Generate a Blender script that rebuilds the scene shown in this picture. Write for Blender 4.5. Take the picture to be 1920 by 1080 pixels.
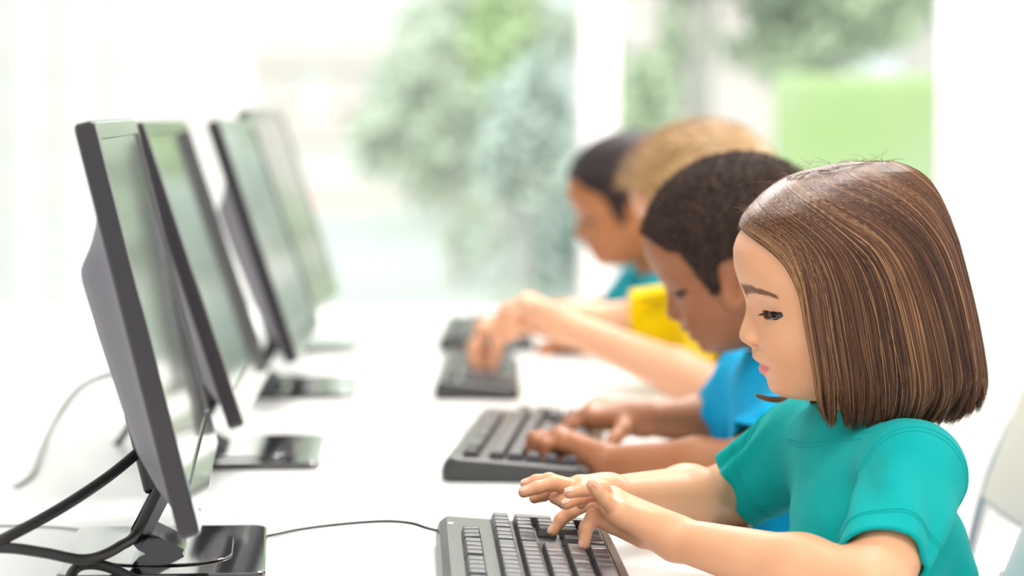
import bpy, math, random
import numpy as np
from mathutils import Vector, Matrix

for o in list(bpy.data.objects): bpy.data.objects.remove(o)
SC = bpy.context.scene
COL = SC.collection
rng = np.random.default_rng(7)
random.seed(7)

# ------------------------------------------------------------------ camera
F_PX = 4920.0; EYE = 1.05; HOR = 210.0
cam_d = bpy.data.cameras.new('camera'); cam = bpy.data.objects.new('camera', cam_d); COL.objects.link(cam)
cam.location = (0, 0, EYE); cam.rotation_euler = (math.radians(90), 0, 0)
cam_d.sensor_width = 36; cam_d.lens = F_PX / 1920 * 36
cam_d.shift_y = -(540 - HOR) / 1920
cam_d.clip_start = 0.05; cam_d.clip_end = 300
cam_d.dof.use_dof = True; cam_d.dof.focus_distance = 2.12
cam_d.dof.aperture_fstop = cam_d.lens / 27.0
SC.camera = cam

# ------------------------------------------------------------------ world, light, exposure
w = bpy.data.worlds.new('world'); SC.world = w; w.use_nodes = True
bg = w.node_tree.nodes['Background']
bg.inputs['Color'].default_value = (0.93, 0.97, 1.0, 1); bg.inputs['Strength'].default_value = 1.0
SC.view_settings.view_transform = 'Standard'; SC.view_settings.look = 'None'
SC.view_settings.gamma = 1.0; SC.view_settings.use_curve_mapping = False
SC.view_settings.exposure = 0.38

def light(name, kind, loc, rot, energy, size=None, size_y=None, color=(1, 1, 1), angle=None):
    d = bpy.data.lights.new(name, kind); o = bpy.data.objects.new(name, d); COL.objects.link(o)
    o.location = loc; o.rotation_euler = [math.radians(a) for a in rot]; d.energy = energy; d.color = color
    if kind == 'AREA':
        d.shape = 'RECTANGLE'; d.size = size; d.size_y = size_y
    if angle: d.angle = math.radians(angle)
    return o
light('sun', 'SUN', (0, 0, 20), (52, 0, -18), 2.5, color=(1, 0.96, 0.88), angle=2)
# added unseen ceiling lights to brighten the room; daylight comes in through the open and glazed sides
for lx, ly, le in ((.35, 0.9, 17), (.35, 3.2, 22), (.35, 5.5, 60), (2.4, 5.5, 60)):
    light('added_ceiling_light', 'AREA', (lx, ly, 2.93), (0, 0, 0), le, 1.2, 0.6, (1, 0.97, 0.92))

# ------------------------------------------------------------------ helpers
def P(px, py, D):
    """point of the place seen at photo pixel (px, py) at distance D"""
    return np.array([(px - 960) * D / F_PX, D, EYE - (py - HOR) * D / F_PX])

def tag(o, label=None, cat=None, group=None, kind=None):
    if label: o['label'] = label
    if cat: o['category'] = cat
    if group: o['group'] = group
    if kind: o['kind'] = kind
    return o

def mesh_obj(name, verts, faces, mat=None, parent=None, smooth=True, edges=()):
    me = bpy.data.meshes.new(name)
    if isinstance(verts, np.ndarray) and isinstance(faces, np.ndarray):
        n, m = len(verts), len(faces); k = faces.shape[1]
        me.vertices.add(n); me.vertices.foreach_set('co', verts.astype(np.float32).ravel())
        me.loops.add(m * k); me.loops.foreach_set('vertex_index', faces.astype(np.int32).ravel())
        me.polygons.add(m); me.polygons.foreach_set('loop_start', np.arange(0, m * k, k, dtype=np.int32))
        me.update(calc_edges=True)
    else:
        me.from_pydata([tuple(map(float, v)) for v in verts], list(edges), [tuple(int(i) for i in f) for f in faces])
        me.update()
    if smooth: me.shade_smooth()
    o = bpy.data.objects.new(name, me); COL.objects.link(o)
    if mat: me.materials.append(mat)
    if parent: o.parent = parent
    return o

def empty(name, loc, rz=0):
    o = bpy.data.objects.new(name, None); COL.objects.link(o)
    o.location = [float(v) for v in loc]; o.rotation_euler = (0, 0, rz); o.empty_display_size = 0.05
    return o

def join(parts):
    V, Fs, off = [], [], 0
    for v, f in parts:
        V.append(np.asarray(v, float)); Fs += [tuple(i + off for i in q) for q in f]; off += len(v)
    return np.concatenate(V), Fs

def box(x0, x1, y0, y1, z0, z1):
    v = [(x, y, z) for x in (x0, x1) for y in (y0, y1) for z in (z0, z1)]
    f = [(0, 1, 3, 2), (4, 6, 7, 5), (0, 4, 5, 1), (2, 3, 7, 6), (0, 2, 6, 4), (1, 5, 7, 3)]
    return np.array(v, float), f

def rbox(x0, x1, y0, y1, z0, z1, r=0.003, cr=None, n=4, ztop_in=0.0):
    """plan-rounded slab with softened top and bottom edges"""
    cr = cr or r
    def ring(ins, z):
        pts = []
        c = max(cr - ins, 1e-4)
        for cx, cy, a0 in ((x1 - ins - c, y1 - ins - c, 0), (x0 + ins + c, y1 - ins - c, 90), (x0 + ins + c, y0 + ins + c, 180), (x1 - ins - c, y0 + ins + c, 270)):
            for k in range(n + 1):
                a = math.radians(a0 + 90 * k / n); pts.append((cx + c * math.cos(a), cy + c * math.sin(a), z))
        return pts
    prof = [(r, z0), (r * .3, z0 + r * .3), (0, z0 + r)] + [(ztop_in * .999 if ztop_in else 0, z1 - r), (ztop_in + r * .3, z1 - r * .3), (ztop_in + r, z1)]
    rings = [ring(i, z) for i, z in prof]; m = len(rings[0]); V = sum(rings, []); Fs = []
    for a in range(len(rings) - 1):
        for k in range(m):
            Fs.append((a * m + k, a * m + (k + 1) % m, (a + 1) * m + (k + 1) % m, (a + 1) * m + k))
    Fs.append(tuple(range(m - 1, -1, -1))); Fs.append(tuple((len(rings) - 1) * m + k for k in range(m)))
    return np.array(V, float), Fs

def catmull(pts, n=12):
    pts = np.asarray(pts, float); out = []
    Q = np.vstack([2 * pts[0] - pts[1], pts, 2 * pts[-1] - pts[-2]])
    for i in range(1, len(Q) - 2):
        for k in range(n):
            t = k / n
            out.append(.5 * ((2 * Q[i]) + (-Q[i - 1] + Q[i + 1]) * t + (2 * Q[i - 1] - 5 * Q[i] + 4 * Q[i + 1] - Q[i + 2]) * t * t + (-Q[i - 1] + 3 * Q[i] - 3 * Q[i + 1] + Q[i + 2]) * t ** 3))
    out.append(pts[-1]); return np.array(out)

def tube(pts, r, seg=10, cap=True):
    pts = np.asarray(pts, float); n = len(pts); r = np.broadcast_to(r, (n,))
    T = np.gradient(pts, axis=0); T /= np.linalg.norm(T, axis=1, keepdims=True) + 1e-12
    up = np.array([0, 0, 1.0]) if abs(T[0][2]) < .9 else np.array([1.0, 0, 0])
    V, Fs = [], []
    N = np.cross(T[0], up); N /= np.linalg.norm(N)
    for i in range(n):
        N = N - T[i] * np.dot(N, T[i]); N /= np.linalg.norm(N) + 1e-12; B = np.cross(T[i], N)
        for k in range(seg):
            a = 2 * math.pi * k / seg; V.append(pts[i] + r[i] * (N * math.cos(a) + B * math.sin(a)))
    for i in range(n - 1):
        for k in range(seg):
            Fs.append((i * seg + k, i * seg + (k + 1) % seg, (i + 1) * seg + (k + 1) % seg, (i + 1) * seg + k))
    if cap:
        Fs.append(tuple(range(seg - 1, -1, -1))); Fs.append(tuple((n - 1) * seg + k for k in range(seg)))
    return np.array(V), Fs

def strands(name, paths, r, mat, parent, seg=3, rnd=None):
    """paths: (N, K, 3) array of hairs, tapered tubes in one mesh; a per-hair value drives its tone"""
    paths = np.asarray(paths); N, K, _ = paths.shape
    T = np.gradient(paths, axis=1); T /= np.linalg.norm(T, axis=2, keepdims=True) + 1e-12
    ref = np.array([0.3, 1.0, 0.2]); A = np.cross(T, ref); A /= np.linalg.norm(A, axis=2, keepdims=True) + 1e-12
    B = np.cross(T, A)
    tt = np.linspace(0, 1, K); rad = r * (1 - .75 * np.clip((tt - .75) / .25, 0, 1)); rad = rad[None, :, None]
    V = np.stack([paths + rad * (A * math.cos(2 * math.pi * k / seg) + B * math.sin(2 * math.pi * k / seg)) for k in range(seg)], axis=2)
    V = V.reshape(-1, 3)
    i = np.arange(N)[:, None, None] * K * seg + np.arange(K - 1)[None, :, None] * seg; k = np.arange(seg)[None, None, :]
    k2 = (k + 1) % seg
    Fq = np.stack([i + k, i + k2, i + seg + k2, i + seg + k], axis=-1).reshape(-1, 4)
    o = mesh_obj(name, V, Fq, mat, parent)
    at = o.data.attributes.new('tone', 'FLOAT', 'POINT')
    if rnd is None: rnd = rng.random(N)
    at.data.foreach_set('value', np.repeat(rnd, K * seg).astype(np.float32))
    return o

# ------------------------------------------------------------------ materials
def mat(name, color, rough=.5, metal=0, spec=.5, sss=0, sss_r=(1, .35, .2), coat=0, bump=None, var=None, sheen=0, alpha=None):
    m = bpy.data.materials.new(name); m.use_nodes = True; nt = m.node_tree; b = nt.nodes['Principled BSDF']
    b.inputs['Base Color'].default_value = (*color, 1); b.inputs['Roughness'].default_value = rough
    b.inputs['Metallic'].default_value = metal; b.inputs['Specular IOR Level'].default_value = spec
    if sss:
        b.inputs['Subsurface Weight'].default_value = sss; b.inputs['Subsurface Radius'].default_value = sss_r
        b.inputs['Subsurface Scale'].default_value = .006
    if coat: b.inputs['Coat Weight'].default_value = coat; b.inputs['Coat Roughness'].default_value = .06
    if sheen: b.inputs['Sheen Weight'].default_value = sheen; b.inputs['Sheen Roughness'].default_value = .5
    tc = nt.nodes.new('ShaderNodeTexCoord')
    if var:   # (scale, amount, second colour)
        n = nt.nodes.new('ShaderNodeTexNoise'); n.inputs['Scale'].default_value = var[0]; n.inputs['Detail'].default_value = 4
        nt.links.new(tc.outputs['Object'], n.inputs['Vector'])
        mx = nt.nodes.new('ShaderNodeMix'); mx.data_type = 'RGBA'
        mr = nt.nodes.new('ShaderNodeMapRange'); mr.inputs[1].default_value = .35; mr.inputs[2].default_value = .65; mr.inputs[4].default_value = var[1]
        nt.links.new(n.outputs[0], mr.inputs[0]); nt.links.new(mr.outputs[0], mx.inputs[0])
        mx.inputs[6].default_value = (*color, 1); mx.inputs[7].default_value = (*var[2], 1)
        nt.links.new(mx.outputs[2], b.inputs['Base Color'])
    if bump:  # (scale, distance)
        n = nt.nodes.new('ShaderNodeTexNoise'); n.inputs['Scale'].default_value = bump[0]; n.inputs['Detail'].default_value = 5
        nt.links.new(tc.outputs['Object'], n.inputs['Vector'])
        bp = nt.nodes.new('ShaderNodeBump'); bp.inputs['Distance'].default_value = bump[1]; bp.inputs['Strength'].default_value = .6
        nt.links.new(n.outputs[0], bp.inputs['Height']); nt.links.new(bp.outputs[0], b.inputs['Normal'])
    return m

def skin_mat(name, color, lip_nostril, sss=.25):
    m = mat(name, color, .42, spec=.4, sss=sss, bump=(900, .0003), var=(25, .5, tuple(c * f for c, f in zip(color, (1.0, .86, .82)))))
    nt = m.node_tree; b = nt.nodes['Principled BSDF']
    src = b.inputs['Base Color'].links[0].from_socket
    at = nt.nodes.new('ShaderNodeAttribute'); at.attribute_name = 'lip_nostril'
    mx = nt.nodes.new('ShaderNodeMix'); mx.data_type = 'RGBA'; nt.links.new(at.outputs['Fac'], mx.inputs[0])
    nt.links.new(src, mx.inputs[6]); mx.inputs[7].default_value = (*lip_nostril, 1); nt.links.new(mx.outputs[2], b.inputs['Base Color'])
    return m

def hair_mat(name, stops, rough=.4, spec=.5):
    m = mat(name, stops[0][1], rough, spec=spec); nt = m.node_tree; b = nt.nodes['Principled BSDF']
    at = nt.nodes.new('ShaderNodeAttribute'); at.attribute_name = 'tone'
    cr = nt.nodes.new('ShaderNodeValToRGB'); cr.color_ramp.elements[0].position = stops[0][0]; cr.color_ramp.elements[0].color = (*stops[0][1], 1)
    cr.color_ramp.elements[1].position = stops[-1][0]; cr.color_ramp.elements[1].color = (*stops[-1][1], 1)
    for p_, c_ in stops[1:-1]:
        e = cr.color_ramp.elements.new(p_); e.color = (*c_, 1)
    nt.links.new(at.outputs['Fac'], cr.inputs[0]); nt.links.new(cr.outputs[0], b.inputs['Base Color'])
    return m

M = {}
M['white_wall'] = mat('white_wall', (.86, .86, .85), .7, bump=(40, .002))
M['ceiling'] = mat('ceiling_white', (.9, .9, .9), .8)
M['floor'] = mat('pale_floor', (.8, .79, .77), .35, var=(1.5, .4, (.74, .73, .71)))
M['desk'] = mat('white_laminate', (.88, .87, .86), .28, spec=.5)
M['desk_leg'] = mat('grey_steel', (.55, .55, .56), .35, .8)
M['bezel'] = mat('black_plastic', (.022, .017, .021), .3, spec=.5)
M['bezel_front'] = mat('glossy_black_front', (.03, .026, .03), .16, spec=.9, coat=.8)
M['housing'] = mat('grey_rear_plastic', (.13, .12, .14), .45, bump=(1500, .0002))
M['screen'] = mat('screen_glass', (.03, .034, .032), .16, spec=1, coat=1)
M['gloss'] = mat('piano_black', (.008, .008, .009), .06, spec=.7, coat=1)
M['cable'] = mat('black_cable', (.02, .018, .017), .5)
M['grey_cable'] = mat('grey_cable', (.42, .44, .42), .5)
M['blue'] = mat('blue_plug', (.01, .06, .55), .4)
M['kb'] = mat('keyboard_body', (.035, .035, .034), .28, spec=.6, bump=(2200, .0002))
M['key'] = mat('key_plastic', (.045, .04, .045), .34, spec=.6)
M['legend'] = mat('light_legend', (.75, .75, .75), .4)
M['chair'] = mat('cream_plastic', (.72, .66, .56), .4)
M['chair_seat'] = mat('pale_grey_plastic', (.62, .63, .62), .4)
M['jeans'] = mat('denim', (.05, .09, .2), .9, bump=(400, .001))
M['shoe'] = mat('white_shoe', (.7, .7, .7), .5)
M['pinky_sole'] = mat('shoe_sole', (.3, .3, .3), .8)
M['eye_white'] = mat('eye_white', (.75, .7, .68), .12, spec=.6)
M['iris'] = mat('dark_brown_iris', (.03, .012, .006), .08, spec=.7)
M['lash'] = mat('dark_lash', (.012, .006, .004), .5)
M['brow'] = hair_mat('brown_brow', [(0, (.20, .09, .04)), (1, (.36, .19, .09))])
M['nail'] = mat('fingernail', (.80, .45, .33), .25, spec=.5)
M['hair_girl'] = hair_mat('brown_hair', [(0, (.036, .013, .008)), (.5, (.095, .036, .018)), (.8, (.21, .09, .042)), (1, (.56, .30, .14))], .38, .45)
M['hair_blond'] = hair_mat('blond_hair', [(0, (.30, .16, .06)), (.6, (.55, .34, .15)), (1, (.75, .52, .28))], .4)
M['hair_dark'] = hair_mat('black_brown_hair', [(0, (.016, .009, .007)), (1, (.085, .045, .032))], .7, .25)
M['hair_black'] = hair_mat('black_hair', [(0, (.012, .006, .008)), (1, (.03, .016, .016))], .6, .3)
def shirt_mat(name, c):
    return mat(name, c, .9, spec=.1, sheen=.05, bump=(1600, .0006), var=(14, .5, tuple(min(1, x * 1.12 + .012) for x in c)))
M['teal'] = shirt_mat('turquoise_cotton', (.001, .37, .36))
M['blue_shirt'] = shirt_mat('blue_cotton', (.001, .43, .78))
M['yellow'] = shirt_mat('yellow_cotton', (1.0, .68, .0))
M['teal2'] = shirt_mat('cyan_cotton', (.002, .40, .50))
M['skin_girl'] = skin_mat('light_skin', (.76, .41, .235), (.72, .22, .19))
M['skin_blond'] = skin_mat('fair_skin', (.80, .44, .27), (.72, .3, .25))
M['skin_brown'] = skin_mat('brown_skin', (.40, .16, .07), (.26, .10, .07), .15)
M['skin_brown_warm'] = skin_mat('warm_brown_skin', (.44, .175, .065), (.3, .11, .07), .15)

# ------------------------------------------------------------------ the room
def struct(name, vf, m, parent=None, label=None):
    o = mesh_obj(name, vf[0], vf[1], m, parent, smooth=False)
    if parent is None: o['kind'] = 'structure'
    return o
WY = 7.5
struct('floor', box(-5.5, 4.5, -2.5, WY + .15, -.05, 0), M['floor'])
struct('ceiling', box(-5.5, 4.5, -2.5, WY + .15, 3.0, 3.1), M['ceiling'])  # out of view; put in to keep the sun off the room
struct('wall_back', join([box(1.235, 4.5, WY, WY + .15, 0, 3), box(-5.5, -2.6, WY, WY + .15, 0, 3), box(-2.6, 1.235, WY, WY + .15, 0, .3), box(-2.6, 1.235, WY, WY + .15, 2.75, 3)]), M['white_wall'])
struct('wall_right', box(4.5, 4.6, -2.5, WY + .15, 0, 3), M['white_wall'])  # unseen wall, added to cut the light from the right
struct('trim_1', box(.205, .290, WY - .05, WY + .12, .3, 2.75), M['white_wall'])
glass = bpy.data.materials.new('window_glass'); glass.use_nodes = True
nt = glass.node_tree; nt.nodes.clear()
out = nt.nodes.new('ShaderNodeOutputMaterial'); tr = nt.nodes.new('ShaderNodeBsdfTransparent'); tr.inputs[0].default_value = (.97, 1, .985, 1)
gl = nt.nodes.new('ShaderNodeBsdfGlossy'); gl.inputs['Roughness'].default_value = .02
fr = nt.nodes.new('ShaderNodeFresnel'); fr.inputs[0].default_value = 1.45
ms = nt.nodes.new('ShaderNodeMixShader'); nt.links.new(fr.outputs[0], ms.inputs[0]); nt.links.new(tr.outputs[0], ms.inputs[1]); nt.links.new(gl.outputs[0], ms.inputs[2])
nt.links.new(ms.outputs[0], out.inputs[0])
for i, (a, b) in enumerate(((-.76, .205), (.29, 1.235), (-2.6, -.83))):
    fw = struct('window_%d' % (i + 1), join([box(a, a + .012, WY, WY + .06, .3, 2.75), box(b - .012, b, WY, WY + .06, .3, 2.75), box(a, b, WY, WY + .06, .3, .34), box(a, b, WY, WY + .06, 2.7, 2.75)]), M['white_wall'])
    mesh_obj('pane', *box(a + .012, b - .012, WY + .02, WY + .03, .34, 2.7), glass, fw, smooth=False)
struct('trim_2', box(-.83, -.76, WY - .05, WY + .12, .3, 2.75), M['white_wall'])
# sheer curtains over the far left window
cm = bpy.data.materials.new('sheer_white'); cm.use_nodes = True; nt = cm.node_tree; nt.nodes.clear()
out = nt.nodes.new('ShaderNodeOutputMaterial'); a1 = nt.nodes.new('ShaderNodeBsdfTransparent'); a2 = nt.nodes.new('ShaderNodeBsdfTranslucent'); a3 = nt.nodes.new('ShaderNodeBsdfDiffuse')
a2.inputs[0].default_value = (.97, .97, .95, 1); a3.inputs[0].default_value = (.95, .95, .94, 1)
m1 = nt.nodes.new('ShaderNodeMixShader'); m1.inputs[0].default_value = .45; nt.links.new(a2.outputs[0], m1.inputs[1]); nt.links.new(a3.outputs[0], m1.inputs[2])
m2 = nt.nodes.new('ShaderNodeMixShader'); m2.inputs[0].default_value = .82; nt.links.new(a1.outputs[0], m2.inputs[1]); nt.links.new(m1.outputs[0], m2.inputs[2]); nt.links.new(m2.outputs[0], out.inputs[0])
def curtain(x0, x1, y, z0, z1, label):
    n = int((x1 - x0) / .012); V, Fs = [], []
    for k in range(n + 1):
        x = x0 + (x1 - x0) * k / n; yy = y + .014 * math.sin(x * 42) + .006 * math.sin(x * 97 + 1)
        for z in (z0, z1): V.append((x, yy, z))
    for k in range(n): Fs.append((2 * k, 2 * k + 2, 2 * k + 3, 2 * k + 1))
    o = mesh_obj('curtain', V, Fs, cm); tag(o, label, 'curtain', 'sheer curtains at the window wall')
    return o
curtain(-1.62, -.79, WY - .15, .05, 2.8, 'white sheer curtain hanging beside the pale window, behind the monitors')
curtain(-2.6, -1.70, WY - .15, .05, 2.8, 'white sheer curtain hanging farthest from the children')
rail = mesh_obj('curtain_rail', *tube([(-2.7, WY - .15, 2.82), (-.72, WY - .15, 2.82)], .012), M['desk_leg'])
tag(rail, 'thin metal rail holding the sheer white curtains', 'curtain rail')
# white cupboard in front of the right wall
cup = empty('cupboard', (1.55, 6.55, 0))
cb = mesh_obj('body', *rbox(-.34, 1.4, -.25, .25, .06, 1.03, .004, .01), M['white_wall'], cup, False)
mesh_obj('plinth', *box(-.32, 1.38, -.22, .23, 0, .06), M['white_wall'], cup, False)
for k in range(3):
    d = mesh_obj('door', *rbox(-.33 + k * .577, .235 + k * .577, -.27, -.25, .08, 1.0, .003, .004), M['white_wall'], cup, False)
    mesh_obj('handle', *tube([(.19 + k * .577, -.285, .5), (.19 + k * .577, -.285, .62)], .006), M['desk_leg'], d)
tag(cup, 'low white cupboard standing against the bright wall behind the girl', 'cupboard')
# glowing panels for the added ceiling lights, out of view
lm = bpy.data.materials.new('added_lamp_panel'); lm.use_nodes = True; b_ = lm.node_tree.nodes['Principled BSDF']
b_.inputs['Emission Color'].default_value = (1, .97, .92, 1); b_.inputs['Emission Strength'].default_value = 4
for lx, ly in ((.35, .9), (.35, 3.2), (.35, 5.5), (2.4, 5.5)):
    t = empty('added_ceiling_lamp', (lx, ly, 3.0))
    mesh_obj('frame', *join([box(-.62, .62, -.32, -.3, -.05, 0), box(-.62, .62, .3, .32, -.05, 0), box(-.62, -.6, -.3, .3, -.05, 0), box(.6, .62, -.3, .3, -.05, 0)]), M['desk_leg'], t, False)
    mesh_obj('diffuser', *box(-.6, .6, -.3, .3, -.04, -.03), lm, t, False)
    tag(t, 'added flat light panel under the white ceiling, out of view', 'ceiling lamp', 'added ceiling lights, out of view')

# ------------------------------------------------------------------ outside the window
M['paving'] = mat('pale_paving', (.60, .63, .60), .8, var=(.6, .7, (.50, .58, .52)))
struct('ground_outside', box(-30, 30, WY + .15, 90, -.12, -.02), M['paving'])
M['leaf'] = hair_mat('green_leaves', [(0, (.42, .50, .35)), (.6, (.52, .62, .44)), (1, (.62, .74, .50))], .6)  # these foliage greens are paled in place of outdoor haze
M['leaf_teal'] = hair_mat('blue_green_leaves', [(0, (.47, .55, .50)), (1, (.62, .71, .65))], .6)
M['leaf_pale'] = hair_mat('pale_grey_green_leaves', [(0, (.46, .53, .42)), (.6, (.57, .64, .52)), (1, (.62, .70, .55))], .6)
M['leaf_lime'] = hair_mat('yellow_green_leaves', [(0, (.46, .60, .32)), (1, (.66, .78, .46))], .6)
M['bark'] = mat('bark', (.46, .43, .40), .9, bump=(12, .02))
M['pink_wall'] = mat('pale_pink_render', (.62, .53, .51), .8, var=(.4, .6, (.64, .60, .57)))
M['rose'] = mat('rose_brick', (.72, .5, .46), .8)
M['pale_wall'] = mat('pale_render', (.64, .64, .62), .8, var=(.5, .6, (.56, .60, .55)))
M['grey_wall'] = mat('warm_grey_render', (.52, .48, .46), .8)
M['lime'] = mat('lime_paint', (.62, .82, .32), .6, var=(1.4, .8, (.82, .95, .60)))
def leaves(name, c, rad, n, size, m, parent, seed=0, hollow=.3):
    r = np.random.default_rng(seed)
    d = r.normal(size=(n, 3)); d /= np.linalg.norm(d, axis=1, keepdims=True)
    lob = 1 + .22 * np.sin(d[:, 0] * 5 + seed) * np.cos(d[:, 2] * 4 + seed * 2) + .12 * np.sin(d[:, 1] * 9)
    p = np.asarray(c) + d * np.asarray(rad) * (hollow + (1 - hollow) * r.random((n, 1)) ** .5) * lob[:, None]
    u = r.normal(size=(n, 3)); u /= np.linalg.norm(u, axis=1, keepdims=True)
    v = np.cross(u, r.normal(size=(n, 3))); v /= np.linalg.norm(v, axis=1, keepdims=True)
    s = size * (.6 + .8 * r.random((n, 1)))
    V = np.stack([p - u * s, p + v * s * .45, p + u * s, p - v * s * .45], 1).reshape(-1, 3)
    Fq = np.arange(4 * n).reshape(n, 4)
    o = mesh_obj(name, V, Fq, m, parent, False)
    at = o.data.attributes.new('tone', 'FLOAT', 'POINT'); at.data.foreach_set('value', np.repeat(r.random(n), 4).astype(np.float32))
    return o
def tree(loc, h, trunk_r, crowns, m, label, name='tree', lean=0):
    t = empty(name, loc)
    pts = catmull([(0, 0, -.1), (lean * .3, 0, h * .35), (lean, .05, h)], 8)
    mesh_obj('trunk', *tube(pts, np.linspace(trunk_r, trunk_r * .6, len(pts)), 12), M['bark'], t)
    V = []
    cr = []
    for i, (c, rad, n, s) in enumerate(crowns):
        cr.append((c, rad, n, s))
    r0 = None
    for i, (c, rad, n, s) in enumerate(cr):
        o = leaves('foliage', c, rad, n, s, m, t, seed=int(abs(loc[0] * 100) + i * 7 + 3))
    tag(t, label, 'tree' if name == 'tree' else 'shrub')
    return t
def XZ(px, py, D): q = P(px, py, D); return q[0], q[2]
# trees and shrubs in view
x, z = XZ(940, 60, 13)
tree((x, 13, 0), 1.9, .05, [((0, 0, z), (.16, .2, .5), 900, .06), ((.0, 0, z + .9), (.55, .3, .6), 1600, .06)], M['leaf_lime'], 'slim yellow-green tree growing outside beside the white window post')
x, z = XZ(850, 190, 16)
tree((x, 16, 0), 1.2, .05, [((0, 0, z + .05), (.34, .4, .42), 1500, .06), ((.1, 0, .35), (.2, .3, .3), 250, .05)], M['leaf_pale'], 'rounded soft green shrub outside in front of the pink-banded building', 'shrub')
x, z = XZ(985, 250, 12)
tree((x, 12, 0), .9, .04, [((0, 0, z), (.22, .25, .36), 900, .05)], M['leaf_teal'], 'blue-green shrub outside close to the white window post', 'shrub')
x, z = XZ(1320, 100, 14)
tree((x, 14.6, 0), 2.6, .11, [((-.05, 0, 2.35), (.8, .6, .62), 2400, .08), ((-.05, .1, 1.5), (.2, .2, .35), 260, .05)], M['leaf'], 'tree with a thick grey-green trunk outside behind the blond boy', lean=.03)
x, z = XZ(1215, 190, 12)
tree((x, 12, 0), .8, .03, [((0, 0, z), (.14, .2, .24), 700, .05), ((.05, 0, .6), (.2, .2, .4), 300, .05)], M['leaf'], 'small green shrub outside behind the farthest boy', 'shrub')
x, z = XZ(1570, 60, 15)
tree((x, 15, 0), 2.2, .06, [((0, 0, z + .12), (.5, .4, .30), 1500, .06), ((-.3, 0, z - .1), (.3, .3, .2), 500, .05), ((.25, 0, z + .35), (.55, .4, .3), 900, .07)], M['leaf'], 'light-green leafy tree outside above the lime panel')
x, z = XZ(860, 230, 24)
tree((x, 24, 0), 1.0, .05, [((0, 0, z), (.95, .5, .75), 2600, .10), ((.3, 0, z + .8), (.9, .5, .5), 1400, .10)], M['leaf_pale'], 'wide pale tree far outside beyond the rounded shrub')
x, z = XZ(1300, 90, 26)
tree((x, 26, 0), 1.4, .07, [((0, 0, z - .2), (.85, .5, .7), 2600, .10), ((.2, 0, z + .9), (.9, .5, .6), 1600, .10)], M['leaf_pale'], 'pale tree far outside, seen behind the thick grey-green trunk')
# lime panel outside
x0, zt = XZ(1452, 140, 10); x1, _ = XZ(1768, 140, 10)
lp = empty('fence_panel', ((x0 + x1) / 2, 10, -.02))
hw = (x1 - x0) / 2
mesh_obj('board', *rbox(-hw, hw, -.03, .03, .06, zt + .02, .005, .01), M['lime'], lp, False)
for s in (-1, 1): mesh_obj('post', *box(s * (hw - .05) - .03, s * (hw - .05) + .03, .03, .09, 0, zt), M['bark'], lp, False)
tag(lp, 'bright lime green fence panel outside the window above the girl', 'fence panel')
# pale building
bl = empty('building', (0, 30, 0))
mesh_obj('wall', *box(-9, .4, 0, 6, -.1, 7), M['pale_wall'], bl, False)
for z0, z1 in ((1.55, 1.85), (.70, 1.0), (-.1, .18)):
    mesh_obj('band', *box(-9, -.9, -.08, 0, z0, z1), M['pink_wall'], bl, False)
for k in range(6):
    fx = -5.2 + k * .78
    mesh_obj('window', *box(fx, fx + .38, -.05, 0, 1.05, 1.48), M['pink_wall'], bl, False)
mesh_obj('plinth', *box(-3.2, -1.6, -.2, 0, -.1, .12), M['rose'], bl, False)
tag(bl, 'pale building with pinkish bands far outside behind the monitors', 'building')
b2 = empty('garden_wall', (4.2, 22, 0))
mesh_obj('wall', *box(-.9, 3.5, 0, .3, -.1, 3.6), M['grey_wall'], b2, False)
mesh_obj('coping', *box(-.95, 3.55, -.05, .35, 3.6, 3.7), M['pale_wall'], b2, False)
tag(b2, 'tall warm grey wall outside behind the lime panel', 'wall')
b3 = empty('garden_wall', (1.95, 20, 0))
mesh_obj('wall', *box(-1.1, .5, 0, .3, -.1, 2.9), M['pink_wall'], b3, False)
mesh_obj('coping', *box(-1.15, .55, -.05, .35, 2.9, 3.0), M['pale_wall'], b3, False)
tag(b3, 'pale pinkish wall outside behind the thick tree trunk', 'wall')
hd = leaves('hedge', (.8, 12.5, .35), (.9, .3, .42), 2200, .05, M['leaf_teal'], None, 5, .1)
tag(hd, 'low blue-green hedge outside along the window', 'hedge')

# ------------------------------------------------------------------ desk
DZ = .68
dk = empty('desk', (0, 0, 0))
mesh_obj('worktop', *rbox(-1.25, .215, .9, 4.95, DZ - .028, DZ, .002, .01), M['desk'], dk, False)
for ly in (1.15, 2.95, 4.7):
    for lx in (-1.18, .13):
        mesh_obj('leg', *rbox(lx - .025, lx + .025, ly - .025, ly + .025, 0, DZ - .028, .002, .004), M['desk_leg'], dk, False)
mesh_obj('rail', *box(-.56, -.53, 1.18, 4.67, DZ - .11, DZ - .029), M['desk_leg'], dk, False)
tag(dk, 'long white desk running past all four children', 'desk')

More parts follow.
